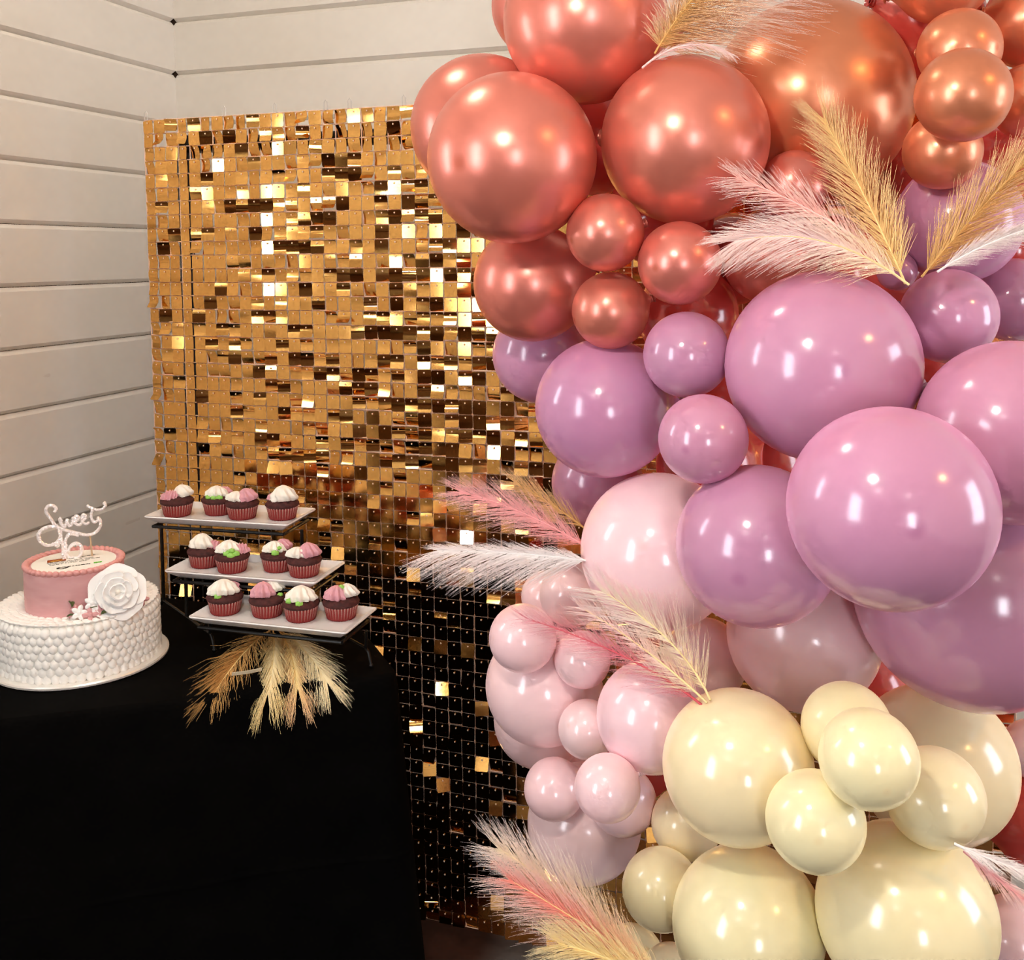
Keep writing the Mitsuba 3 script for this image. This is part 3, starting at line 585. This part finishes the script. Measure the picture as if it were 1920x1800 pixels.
for p, r in (((-1.287, 1.455, 0.870), 0.0155), ((-1.277, 1.468, 0.875), 0.0145), ((-1.236, 1.532, 0.878), 0.013), ((-1.312, 1.447, 0.880), 0.009)): small_flower(p, r, 'cake_pink', 'pink_cream_bud', 4)
for (x, y, z), az in (((-1.313, 1.440, 0.886), 2.6), ((-1.289, 1.466, 0.900), 1.2), ((-1.293, 1.457, 0.878), 0.5), ((-1.305, 1.442, 0.866), 3.7), ((-1.272, 1.464, 0.868), 0.7)):
    u = np.linspace(0, 1, 9)[:, None]; v = np.linspace(-1, 1, 5)[None, :]
    P = np.stack([0.017 * u * np.ones_like(v), 0.0052 * np.sin(np.pi * np.clip(u, 0.03, 0.97)) * v, 0.004 * np.sin(3 * u) + 0.0022 * np.abs(v)], -1)
    R = trimesh.transformations.euler_matrix(0.4, -0.2, az)[:3, :3]; part(ck, 'cream_leaf', sheet(P @ R.T + [x, y, z], 0.0014), 'leaf_dark', smooth=50)
# rhinestone lettering on its sticks
tp = thing('cake_topper', 'sparkling rhinestone Sweet 16 topper standing in the pink tier', 'cake topper')
TS = 1.025 / 4.5 / 1000; TO = UP + VR * -0.020 - VF * 0.020 + [0, 0, 0.082]
def T2(x, y): return TO + VR * (x - 500) * TS + np.array([0, 0, 1.0]) * (600 - y) * TS * 1.04
STR = {'letter_S': [[(455, 215), (470, 190), (445, 165), (415, 162), (393, 185), (405, 235), (435, 285), (468, 335), (520, 365), (600, 395), (690, 425), (755, 415), (795, 370), (800, 325), (775, 292)], [(472, 330), (420, 328), (365, 340), (326, 385), (345, 445), (400, 478), (458, 462), (492, 415), (482, 345)]],
       'letter_w': [[(498, 268), (506, 325), (524, 340), (541, 318), (545, 280), (552, 325), (570, 338), (588, 315), (592, 270)]],
       'letter_e': [[(600, 312), (628, 298), (634, 275), (616, 262), (603, 285), (608, 322), (630, 340), (655, 326)]],
       'letter_e_001': [[(655, 310), (683, 294), (688, 270), (670, 258), (658, 282), (664, 320), (686, 336), (712, 322)]],
       'letter_t': [[(742, 205), (733, 260), (735, 305), (750, 330), (775, 318)], [(702, 192), (732, 212), (775, 232), (815, 230), (842, 205), (832, 172)]],
       'digit_1': [[(455, 492), (480, 478), (492, 420), (505, 480), (508, 600)]],
       'digit_6': [[(622, 420), (590, 405), (556, 405), (533, 440), (527, 500), (533, 560), (560, 598), (615, 598), (648, 560), (640, 505), (605, 482), (566, 500), (548, 535)]]}
for nm, strokes in STR.items():
    ms = []
    for s_ in strokes:
        m = tube([T2(*q) for q in s_], 0.0024 if nm[:6] in ('letter',) and nm != 'letter_S' else 0.0030, 8, smooth_pts=len(s_) * 5)
        ms.append(m)
        pts = np.array([T2(*q) for q in s_]); d = np.r_[0, np.cumsum(np.linalg.norm(np.diff(pts, axis=0), axis=1))]
        for t_ in np.arange(0.001, d[-1], 0.0036):
            c = np.array([np.interp(t_, d, pts[:, k]) for k in range(3)])
            ms.append(M(np.array(trimesh.creation.icosphere(0, 0.0029).vertices) @ trimesh.transformations.random_rotation_matrix(prng.random(3))[:3, :3].T + c + VF * 0.0022 + prng.normal(0, .0006, 3), trimesh.creation.icosphere(0, 1).faces))
    part(tp, nm.split('_')[0], cat(ms), 'rhinestone', label={'letter_S': 'swirling capital S', 'letter_w': 'letter w', 'letter_e': 'first letter e', 'letter_e_001': 'second letter e', 'letter_t': 'letter t', 'digit_1': 'digit 1', 'digit_6': 'digit 6'}[nm])
part(tp, 'stick', tube([T2(715, 432), T2(728, 640)], 0.0016, 6), 'stick_wood')
part(tp, 'stick', tube([T2(508, 590), T2(508, 650)], 0.0016, 6), 'stick_wood')

# ---------------------------------------------------------------- three-tier plate stand, plates, cupcakes
U = np.array([0.319, 0.022, 0])
PL = [((-1.219, 1.794, 0.979), 4.9), ((-1.106, 1.705, 0.902), 3.76), ((-1.004, 1.636, 0.844), 2.33)]
sk = thing('plate_stand', 'black wire three-tier stand carrying the white plates of cupcakes', 'stand')
LB, LF = np.array([-1.374, 1.770, 0.784]), np.array([-1.165, 1.634, 0.786])
for o in (np.zeros(3), U):
    part(sk, 'side_rail', tube([LB + o + [-0.035, 0.025, 0.0], LB + o + [-0.030, 0.021, -0.026], LB + o + [-0.002, 0.001, 0.0], LF + o, LF + o + [0.008, -0.005, -0.006], LF + o + [0.014, -0.008, -0.028]], 0.0032, 8), 'black_metal', smooth=40)
    for p in (LB + o + [-0.030, 0.021, -0.0285], LF + o + [0.014, -0.008, -0.0285]): part(sk, 'foot', M(IV * 0.0046 + p, IF), 'black_metal', smooth=True)
    for (pc, ang), base in zip(PL[:2], (LB, LB + (LF - LB) * 0.52)):
        b = base + o; part(sk, 'upright', tube([b, [b[0] + 0.004, b[1] - 0.004, pc[2] - 0.022]], 0.0036, 8), 'black_metal', smooth=40)
    part(sk, 'upright', tube([LF + o, [LF[0] + o[0] + 0.006, LF[1] + o[1] - 0.008, PL[2][0][2] - 0.022]], 0.0034, 8), 'black_metal', smooth=40)
for (pc, ang) in PL:
    a = math.radians(ang); u, w = np.array([math.cos(a), math.sin(a), 0]), np.array([-math.sin(a), math.cos(a), 0]); c = np.array(pc) - [0, 0, 0.0235]
    R4 = [c + u * x + w * y for x, y in ((-.145, -.057), (.145, -.057), (.145, .057), (-.145, .057), (-.145, -.057))]
    part(sk, 'tier_ring', M(*tubes(np.array([np.linspace(R4[i], R4[i + 1], 3) for i in range(4)]), 0.0034, 8)), 'black_metal', smooth=40)
def plate_mesh(L, W):
    def loop(inset, z, rc):
        rc = max(rc - inset, 0.002); x, y = L / 2 - inset - rc, W / 2 - inset - rc; p = []
        for cx, cy, a0 in ((x, y, 0), (-x, y, 90), (-x, -y, 180), (x, -y, 270)):
            for a in np.radians(np.linspace(a0, a0 + 90, 6)): p.append([cx + rc * math.cos(a), cy + rc * math.sin(a), z])
        return p
    Ls = [loop(0.06, -0.0185, 0.01), loop(0.022, -0.0185, 0.01), loop(0.020, -0.017, 0.01), loop(0.002, -0.0045, 0.008), loop(0.0, -0.002, 0.008), loop(0.001, 0.0, 0.008), loop(0.004, 0.0, 0.008), loop(0.019, -0.0085, 0.012), loop(0.024, -0.0095, 0.014), loop(0.06, -0.0095, 0.01)]
    v = np.stack(Ls, 1); n, k = v.shape[:2]; V = v.reshape(-1, 3); f = [q for q in grid_faces(n, k, True)]
    V = np.vstack([V, [[0, 0, -0.0185], [0, 0, -0.0095]]]); N = len(V)
    for i in range(n): j = (i + 1) % n; f += [[N - 2, j * k, i * k], [N - 1, i * k + k - 1, j * k + k - 1]]
    m = M(V, f); m.fix_normals(); return m
plm = mikit.ply(plate_mesh(0.32, 0.1385), 'porcelain', smooth=35)
for ((x, y, z), ang), nm in zip(PL, ('top tier of the wire stand', 'middle tier of the wire stand', 'bottom tier of the wire stand')):
    p = thing('plate', f'white rectangular porcelain plate on the {nm}', 'plate', 'white plates on the tiered stand')
    scene[p] = {**plm, 'to_world': T().translate([x, y, z]).rotate([0, 0, 1], ang)}
# cupcake pieces
a = np.linspace(0, 2 * np.pi, 96, endpoint=False)
prof = [(0.0005, 0.0), (0.0245, 0.0), (0.0262, 0.002), (0.0295, 0.019), (0.0308, 0.0255), (0.0285, 0.0255), (0.0275, 0.020)]
v, c = [], []
for k, (r, z) in enumerate(prof):
    amp = 0.0 if k < 1 else 0.0008 + 0.0008 * z / 0.0255
    rr = r + amp * np.cos(32 * a); v.append(np.c_[rr * np.cos(a), rr * np.sin(a), np.full(96, z)])
    pale = np.clip((z - 0.016) / 0.006, 0, 1) * (np.cos(32 * a) > 0.35) * (k in (3, 4))  # paints foil glare as pale streaks on the upper pleats
    c.append((1 - pale)[:, None] * [0.20, 0.008, 0.007] + pale[:, None] * [0.55, 0.33, 0.29])
WV = np.stack(v, 1).reshape(-1, 3); WC = np.stack(c, 1).reshape(-1, 3)
wrap = M(WV, grid_faces(96, len(prof), True)); wrap_ply = mikit.ply(wrap, 'wrapper_red', smooth=True, color=WC)
mp = np.array([(0.0270, 0.021), (0.0300, 0.0245), (0.0338, 0.0275), (0.0345, 0.0305), (0.0320, 0.0345), (0.024, 0.0385), (0.012, 0.0405), (0.0005, 0.041)])
mm = lathe(mp, 40); vv = np.array(mm.vertices); vv += (meshkit.fbm(vv * 170, 3, 5)[:, None] - .5) * 0.004 * (vv / np.linalg.norm(vv, axis=1, keepdims=True)); mm = M(vv, mm.faces)
muffin_ply = mikit.ply(mm, 'muffin', smooth=True)
def swirl(R, h, lobes=9, twist=5.0, amp=0.13):
    A = np.linspace(0, 2 * np.pi, 72, endpoint=False)[:, None]; t = np.linspace(0, 1, 18)[None, :]
    r = R * np.clip(1 - t ** 2.1, 0, 1) ** 0.62 * (1 + amp * np.cos(lobes * A + twist * t) * (1 - t ** 4) + 0.05 * np.cos(2 * np.pi * 2.2 * t + A))
    r = np.where(t < 0.12, r * (0.86 + t * 1.17), r)
    P = np.stack([r * np.cos(A), r * np.sin(A), h * t * np.ones_like(A)], -1).reshape(-1, 3); return M(P, grid_faces(72, 18, True))
def shell(R, h, ridges=5, amp=0.0018):
    s = trimesh.creation.icosphere(4, 1.0); p = np.array(s.vertices); q = p * [R, R * 0.92, h]
    q += p * (amp * np.cos(ridges * 2 * np.pi * p[:, 0:1] * 0.5 + 2.2 * p[:, 2:3]) + 0.0016 * np.cos(9 * np.arctan2(p[:, 1:2], p[:, 0:1])) * (1 - p[:, 2:3] ** 2))
    q[:, 2] = np.maximum(q[:, 2], -0.2 * h); return M(q, s.faces)
BL = {'swirl_white': (swirl(0.0215, 0.027), 'cream_white'), 'ruffle_white': (swirl(0.0225, 0.024, 11, 1.5, 0.17), 'cream_white'), 'shell_pink': (shell(0.0170, 0.0185, 6), 'cream_pink'), 'ruffle_pink': (swirl(0.0185, 0.024, 10, 2.0, 0.15), 'cream_pink'), 'leaf': (M(IV * [0.0072, 0.0052, 0.0052] * (1 + 0.18 * np.cos(9 * IV[:, :1])), IF), 'cream_green')}
BLP = {k: mikit.ply(m, mat, smooth=True) for k, (m, mat) in BL.items()}
CUPS = [(-1.3344, 1.773, 0.9695), (-1.2599, 1.8096, 0.9695), (-1.192, 1.7944, 0.9695), (-1.1107, 1.815, 0.9695), (-1.2217, 1.7047, 0.8925), (-1.1501, 1.6915, 0.8925), (-1.0678, 1.7243, 0.8925), (-1.0018, 1.7103, 0.8925), (-1.1233, 1.6254, 0.8345), (-1.0393, 1.6372, 0.8345), (-0.9676, 1.6366, 0.8345), (-0.9007, 1.6664, 0.8345)]
# (piece, to the right, towards the viewer, lift, tilt)
CFG = [('red velvet cupcake, striped pink and white swirl icing, leftmost on the top plate', [('shell_pink', -.013, .006, .036, 1), ('swirl_white', .013, -.004, .036, 1)]),
 ('cupcake with white icing and green leaves, behind a neighbour on the top plate', [('ruffle_white', -.003, .004, .036, 1), ('ruffle_pink', .014, -.012, .033, .9), ('leaf', -.019, .017, .039, 1), ('leaf', -.008, .023, .038, 1), ('leaf', .003, .024, .038, 1)]),
 ('cupcake half white, half pink icing in the middle front of the top plate', [('ruffle_white', -.013, .003, .035, .9), ('ruffle_pink', .011, .006, .035, 1.15)]),
 ('cupcake with a big white swirl and little pink, right end of the top plate', [('swirl_white', .003, .003, .035, 1.25), ('ruffle_pink', -.016, -.010, .034, .8)]),
 ('cupcake with white swirl and pink stripes at the left end of the middle plate', [('swirl_white', -.006, .002, .036, 1.1), ('shell_pink', .017, .006, .034, .9)]),
 ('cupcake with bright green leaves and pink stripes, front of the middle plate', [('ruffle_white', -.006, .000, .036, 1.05), ('shell_pink', .018, .004, .036, .95), ('leaf', -.009, .021, .040, 1.15), ('leaf', -.002, .026, .037, 1.2), ('leaf', .007, .024, .039, 1.15), ('leaf', .000, .024, .046, .9)]),
 ('cupcake with white icing, green leaf and pink behind, on the middle plate', [('ruffle_white', -.007, .005, .036, .95), ('ruffle_pink', .012, -.009, .036, .95), ('leaf', -.005, .025, .040, 1.1), ('leaf', .003, .020, .048, .7)]),
 ('cupcake with white and ruffled pink icing, right end of the middle plate', [('ruffle_white', -.014, .004, .035, .9), ('ruffle_pink', .010, .004, .035, 1.2)]),
 ('cupcake with tall white ruffles and one green leaf, left end of the bottom plate', [('ruffle_white', -.003, .004, .036, 1.2), ('ruffle_pink', .016, -.010, .035, .85), ('leaf', -.013, .023, .038, 1)]),
 ('cupcake with pink icing in front and a white swirl behind, bottom plate', [('ruffle_pink', -.008, .005, .036, 1.2), ('swirl_white', .013, -.008, .040, .9), ('leaf', .023, .008, .038, .9)]),
 ('cupcake with white ruffles and two green leaves, between neighbours on the bottom plate', [('ruffle_white', .000, .004, .035, 1.2), ('ruffle_pink', .006, -.014, .038, .8), ('leaf', -.020, .015, .039, 1.1), ('leaf', -.003, .027, .037, 1.05)]),
 ('cupcake with pink left and white right icing, right end of the bottom plate', [('ruffle_pink', -.010, .006, .035, 1.15), ('swirl_white', .013, -.001, .037, .95), ('leaf', .001, .004, .058, .9)])]
crng = np.random.default_rng(11)
for p, (lab, blobs) in zip(CUPS, CFG):
    k = thing('cupcake', lab, 'cupcake', 'cupcakes on the tiered stand')
    az = math.atan2(p[1], p[0]); vf = np.array([-math.cos(az), -math.sin(az), 0]); vr = np.array([math.sin(az), -math.cos(az), 0])
    r0 = crng.uniform(0, 360)
    part(k, 'wrapper', {**wrap_ply, 'to_world': T().translate(list(p)).rotate([0, 0, 1], r0)}, None)
    part(k, 'cake_top', {**muffin_ply, 'to_world': T().translate(list(p)).rotate([0, 0, 1], r0 * 1.7)}, None)
    for b, dx, dy, dz, sc in blobs:
        c = np.array(p) + vr * dx + vf * dy + [0, 0, dz]
        nm = {'swirl_white': 'white_icing', 'ruffle_white': 'white_icing', 'shell_pink': 'pink_icing', 'ruffle_pink': 'pink_icing', 'leaf': 'green_icing_leaf'}[b]
        part(k, nm, {**BLP[b], 'to_world': T().translate(c.tolist()).rotate([0, 0, 1], math.degrees(az) + 90 + (crng.uniform(-25, 25) if b != 'leaf' else 0)).rotate([1, 0, 0], (-18 if b == 'leaf' else 12) ).rotate([0, 1, 0], dx * 900).scale(sc)}, None)

# ---------------------------------------------------------------- balloons
def balloon_mesh():
    """unit balloon: pole at +z is the crown, neck towards -z"""
    th = np.r_[np.linspace(0, 0.16, 5), np.linspace(0.22, 2.75, 34)]
    r, z = np.sin(th), np.cos(th)
    tail = np.array([[0.30, -0.965], [0.20, -1.02], [0.115, -1.075], [0.075, -1.12]])
    keep = th < 2.72
    pr = np.vstack([np.c_[r[keep], z[keep]], tail]); pr[0, 0] = 1e-4
    m = lathe(pr[::-1], 56); return m, np.r_[np.zeros(0), np.repeat(0, 0)]
BM, _ = balloon_mesh(); BMV, BMF = np.array(BM.vertices), np.array(BM.faces)
KN = cat([lathe([(0.075, -1.10), (0.105, -1.125), (0.105, -1.15), (0.07, -1.17)], 16), lathe([(0.06, -1.165), (0.11, -1.20), (0.125, -1.215), (0.118, -1.225), (0.05, -1.175)], 16)])
KNV, KNF = np.array(KN.vertices), np.array(KN.faces)
TONE = {'rose': ((0.66, 0.19, 0.14), 'pearl'), 'mauve': ((0.48, 0.215, 0.345), 'latex'), 'lamp_tinted_rose': ((0.67, 0.215, 0.105), 'pearl'), 'pink': ((0.87, 0.60, 0.62), 'latex'), 'cream': ((0.82, 0.715, 0.43), 'latex'), 'gap_red': ((0.52, 0.06, 0.05), 'latex')}  # orange tone paints lamp tint into rose gold; dark red paints gap glow
brng = np.random.default_rng(5)
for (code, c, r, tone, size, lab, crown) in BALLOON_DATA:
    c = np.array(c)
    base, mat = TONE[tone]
    k = thing('balloon', lab, 'balloon', {'rose': 'rose gold balloons of the garland', 'lamp_tinted_rose': 'rose gold balloons of the garland', 'mauve': 'mauve balloons of the garland', 'pink': 'pale pink balloons of the garland', 'cream': 'cream balloons of the garland', 'gap_red': 'dark red balloons deep in the garland, mostly added fillers'}[tone])
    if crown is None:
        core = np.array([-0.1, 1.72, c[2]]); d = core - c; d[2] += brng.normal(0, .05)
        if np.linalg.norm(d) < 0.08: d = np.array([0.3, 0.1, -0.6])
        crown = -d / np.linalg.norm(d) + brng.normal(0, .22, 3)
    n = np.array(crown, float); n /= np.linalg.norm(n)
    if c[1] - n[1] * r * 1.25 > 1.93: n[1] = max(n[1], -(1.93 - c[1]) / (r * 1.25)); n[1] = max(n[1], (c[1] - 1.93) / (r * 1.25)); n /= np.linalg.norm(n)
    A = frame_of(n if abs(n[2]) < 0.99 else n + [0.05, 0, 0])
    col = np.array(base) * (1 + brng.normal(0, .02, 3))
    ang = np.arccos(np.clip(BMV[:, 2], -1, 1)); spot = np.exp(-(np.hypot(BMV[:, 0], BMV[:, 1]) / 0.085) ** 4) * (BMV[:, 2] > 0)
    dk = np.array([0.80, 0.62, 0.50]) if tone in ('rose', 'lamp_tinted_rose') else np.array([0.86, 0.74, 0.84]) if tone == 'mauve' else np.array([0.97, 0.93, 0.9])
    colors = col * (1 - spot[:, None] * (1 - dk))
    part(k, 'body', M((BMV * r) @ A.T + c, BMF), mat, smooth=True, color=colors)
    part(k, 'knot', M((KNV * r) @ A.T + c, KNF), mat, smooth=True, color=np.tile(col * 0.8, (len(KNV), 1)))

# ---------------------------------------------------------------- pampas plumes
frng = np.random.default_rng(21)
def bez(P, t): P = np.asarray(P, float); t = np.asarray(t)[..., None]; return (1 - t) ** 2 * P[0] + 2 * t * (1 - t) * P[1] + t ** 2 * P[2]
def plume(label, P, width, tones, n=420, asym=(1.0, 1.0), ang=0.62, sag=0.25, shaft=0.0016, group=None, flat=0.35, thick=0.00042, dirn=None, fuzz=1.0, name='pampas_plume'):
    """P: three points of the stem's curve; barbs spring from both sides; tones: root colour, barb colour, barb tip colour"""
    P = np.asarray(P, float); root, mid, tip = (np.array(c) for c in tones)
    ts = np.sort(frng.uniform(0.03, 1.0, n)); side = np.where(frng.random(n) < 0.5, -1.0, 1.0)
    o = bez(P, ts); d = bez(P, np.minimum(ts + .01, 1.01)) - bez(P, ts - .01); d /= np.linalg.norm(d, axis=1, keepdims=True)
    look = o - CAM if dirn is None else np.tile(np.asarray(dirn, float), (n, 1)); look /= np.linalg.norm(look, axis=1, keepdims=True)
    s = np.cross(look, d); s /= np.linalg.norm(s, axis=1, keepdims=True); w = np.cross(d, s)
    L = width * (0.50 + 0.62 * np.sin(np.pi * np.clip(0.12 + 0.80 * ts, 0, 1))) * np.where(side > 0, asym[0], asym[1]) * frng.uniform(0.72, 1.12, n)
    al = ang * frng.uniform(0.6, 1.3, n) * (1 - 0.45 * ts); out = frng.normal(0, flat, n)
    dirb = d * np.cos(al)[:, None] + (s * side[:, None] * np.cos(out)[:, None] + w * np.sin(out)[:, None]) * np.sin(al)[:, None]
    S = 6; q = np.linspace(0, 1, S)
    bend = (s * side[:, None] * 0.10 + d * 0.22 + np.array([0, 0, -1.0]) * sag) * L[:, None] + frng.normal(0, 0.055 * fuzz, (n, 3)) * L[:, None]
    wav = frng.normal(0, 0.020 * fuzz, (n, S, 3)) * L[:, None, None] * q[None, :, None]
    lines = o[:, None] + dirb[:, None] * (L[:, None] * q)[..., None] + bend[:, None] * (q ** 2)[None, :, None] + wav
    rad = thick * (1.15 - 0.85 * q)[None, :] * frng.uniform(0.7, 1.2, n)[:, None]
    v, f = tubes(lines, rad, 3)
    tt = np.repeat(np.tile(q, n), 3)[:, None]; tb = np.repeat(np.repeat(ts, S), 3)[:, None]; jit = np.repeat(np.repeat(frng.normal(1, .07, n), S), 3)[:, None]
    near_root = np.clip(1 - tb * 2.2, 0, 1) * 0.6
    col = (mid * (1 - tt) + tip * tt) * (1 - near_root) + root * near_root
    k = thing(name, label, 'plume', group)
    part(k, 'barbs', M(v, f), 'fluff', smooth=False, kind='stuff', color=np.clip(col * jit, 0.01, 0.97))
    sl = bez(P, np.linspace(-0.05, 0.97, 14)); sv, sf = tubes(sl[None], (shaft * np.linspace(1.1, 0.3, 14))[None], 6)
    part(k, 'shaft', M(sv, sf), 'fluff', smooth=True, color=np.tile(root * 0.9 + mid * 0.1, (len(sv), 1)))
TAN, TANT = (0.66, 0.40, 0.15), (0.80, 0.55, 0.30)
CRM, CRMT = (0.86, 0.69, 0.32), (0.90, 0.78, 0.50)
WHT, WHTT = (0.86, 0.82, 0.80), (0.90, 0.80, 0.78)
PNK, PNKT = (0.80, 0.36, 0.36), (0.86, 0.55, 0.52)
BLS, BLST = (0.88, 0.66, 0.62), (0.90, 0.74, 0.68)
ROS = (0.62, 0.10, 0.12)
G1 = 'dyed pampas plumes tucked between the balloons'
plume('tan plume fanned above the big rose gold balloons at the top edge of the photo', [[-0.272, 1.447, 1.785], [-0.235, 1.443, 1.845], [-0.14, 1.434, 1.93]], 0.128, (TAN, TAN, BLST), 900, (1.0, 0.35), 1.10, 0.26, group=G1, thick=.0006)
plume('wisp of pink plume curling under the tan fan at the top', [[-0.283, 1.425, 1.761], [-0.226, 1.415, 1.800], [-0.170, 1.425, 1.768]], 0.020, (BLS, BLS, WHTT), 130, ang=0.3, sag=0.3, group=G1)
plume('upright tan plume leaning over the large rose gold balloon beside the mauve ones', [[0.05, 1.359, 1.471], [0.017, 1.409, 1.552], [-0.048, 1.428, 1.676]], 0.062, (CRM, TAN, TANT), 620, group=G1, sag=0.05, thick=.0005)
plume('blush white plume lying to the left above the big mauve balloon', [[0.048, 1.349, 1.469], [-0.047, 1.345, 1.541], [-0.150, 1.335, 1.517]], 0.058, (CRM, BLS, BLST), 760, group=G1, sag=0.25)
plume('small dusty pink plume behind the blush one, against the rose gold balloons', [[0.018, 1.40, 1.504], [-0.056, 1.41, 1.561], [-0.155, 1.390, 1.601]], 0.050, (BLS, (0.84, 0.42, 0.36), BLST), 330, group=G1, sag=0.12)
plume('tan plume rising to the right from behind the small mauve balloon', [[0.079, 1.418, 1.475], [0.119, 1.425, 1.53], [0.203, 1.43, 1.624]], 0.062, (TAN, TAN, TANT), 620, group=G1, sag=0.05, thick=.0005)
plume('white plume under the tan one at the right edge, above the small mauve balloon', [[0.097, 1.397, 1.48], [0.148, 1.402, 1.516], [0.219, 1.403, 1.537]], 0.034, (WHT, WHT, WHTT), 460, group=G1, ang=0.4, sag=0.15)
plume('dusty rose plume reaching left over the gold backdrop', [[-0.387, 1.489, 1.06], [-0.481, 1.497, 1.109], [-0.593, 1.494, 1.13]], 0.056, (PNK, PNK, PNKT), 560, group=G1, sag=0.1, ang=0.55)
plume('tan plume behind the dusty rose one, beside the backmost mauve balloon', [[-0.405, 1.552, 1.071], [-0.466, 1.565, 1.107], [-0.522, 1.555, 1.136]], 0.045, (TAN, TAN, TANT), 240, group=G1, sag=0.1, ang=0.5)
plume('long white plume reaching left below the dusty rose one', [[-0.368, 1.438, 1.054], [-0.466, 1.423, 1.063], [-0.590, 1.398, 1.062]], 0.066, (WHT, WHT, WHTT), 760, (0.55, 1.15), 0.50, 0.18, group=G1)
plume('thin raspberry plume lying across the small pale pink balloons', [[-0.189, 1.287, 0.931], [-0.28, 1.340, 0.963], [-0.450, 1.388, 0.976]], 0.055, (ROS, (0.66, 0.17, 0.22), (0.80, 0.42, 0.45)), 300, group=G1, sag=0.05, ang=0.45, flat=0.10, thick=.0003)
plume('wispy cream plume fanned over the largest pale pink balloon', [[-0.174, 1.284, 0.943], [-0.225, 1.360, 0.988], [-0.335, 1.385, 1.028]], 0.070, (CRM, (0.85, 0.72, 0.55), WHTT), 340, group=G1, sag=0.02, ang=0.6, flat=0.12, thick=.00034)
plume('blush plume between the raspberry and the cream ones', [[-0.182, 1.281, 0.939], [-0.274, 1.346, 0.978], [-0.371, 1.405, 0.994]], 0.052, (CRM, BLS, BLST), 320, group=G1, sag=0.08, ang=0.5, flat=0.12, thick=.00034)
plume('white plume with cream tips at the lower left of the balloons, above the floor', [[-0.252, 1.211, 0.617], [-0.338, 1.247, 0.662], [-0.456, 1.277, 0.689]], 0.064, (CRM, (0.86, 0.74, 0.56), WHTT), 640, group=G1, sag=0.02)
plume('salmon pink plume below the white one at the lower left of the balloons', [[-0.211, 1.174, 0.624], [-0.305, 1.203, 0.657], [-0.422, 1.223, 0.683]], 0.066, (CRM, (0.84, 0.30, 0.24), BLST), 640, group=G1, sag=0.12)
plume('pale cream plume at the bottom edge under the salmon one', [[-0.193, 1.139, 0.640], [-0.268, 1.16, 0.655], [-0.336, 1.165, 0.651]], 0.055, (CRM, CRM, CRMT), 460, group=G1, sag=0.1)
plume('white plume sticking out to the right from the cream balloons', [[0.117, 1.223, 0.829], [0.147, 1.216, 0.822], [0.213, 1.221, 0.807]], 0.026, (WHT, WHTT, WHT), 260, group=G1, ang=0.3, sag=0.1)
plume('pink plume just under the white one at the right edge by the cream balloons', [[0.128, 1.228, 0.818], [0.16, 1.223, 0.796], [0.212, 1.21, 0.768]], 0.026, (PNK, PNK, BLST), 260, group=G1, ang=0.3, sag=0.1)
G2 = 'dried plumes lying under the plate stand'
Z = TOP + 0.012
def over(a, m, b): return [[*a, Z], [*m, Z + 0.02], [*b, Z - 0.012]]
plume('dark golden plume with a pale stem, leftmost under the plate stand', over((-1.095, 1.73), (-1.064, 1.589), (-1.045, 1.475)), 0.085, (CRM, TAN, TAN), 300, group=G2, sag=0.10, ang=0.5, dirn=(0.05, 0.1, -1), thick=.0006, shaft=.002)
plume('pale straw plume hanging over the middle of the table edge', over((-1.088, 1.732), (-0.993, 1.590), (-0.955, 1.500)), 0.075, (CRM, CRMT, CRM), 420, group=G2, sag=0.50, ang=0.4, dirn=(0.05, 0.1, -1), thick=.0006)
plume('pale straw plume pointing right under the plate stand', over((-1.065, 1.73), (-0.956, 1.633), (-0.880, 1.570)), 0.072, (CRM, CRMT, CRMT), 420, group=G2, sag=0.30, ang=0.5, dirn=(0.05, 0.1, -1), thick=.0006)
plume('yellow straw plume hanging over the table edge between its pale neighbours', over((-1.07, 1.729), (-0.973, 1.614), (-0.915, 1.530)), 0.070, ((0.72, 0.46, 0.16), CRM, (0.80, 0.52, 0.30)), 420, group=G2, sag=0.55, ang=0.4, dirn=(0.05, 0.1, -1), thick=.0006)
k = thing('tape_strip', 'short glossy strip of clear tape holding the leftmost golden plume on the table', 'tape')
u = np.linspace(-0.026, 0.026, 9)[:, None]; v = np.linspace(-0.004, 0.004, 3)[None, :]
Pt = np.array([-1.012, 1.523, TOP + 0.021]) + u[..., None] * VR + v[..., None] * np.array([0.3, -0.3, 0.9]) + (0.003 * np.cos(u / 0.026 * 1.5) * np.ones_like(v))[..., None] * VF
scene[k] = mikit.ply(sheet(Pt, 0.0005), 'tape', smooth=40)
# a scrap on the floor
k = thing('paper_scrap', 'small crumpled tan scrap lying on the dark floor by the foot of the backdrop', 'scrap')
u = np.linspace(-1, 1, 9)[:, None]; v = np.linspace(-1, 1, 5)[None, :]
Pt = np.stack([u * 0.02 * np.ones_like(v), v * 0.012 * np.ones_like(u), 0.009 + 0.007 * np.sin(4 * u + 2 * v) + 0.003 * np.cos(9 * v + 3 * u)], -1) + np.array([-0.80, 1.86, 0])
scene[k] = mikit.ply(sheet(Pt, 0.001), 'scrap', smooth=False)
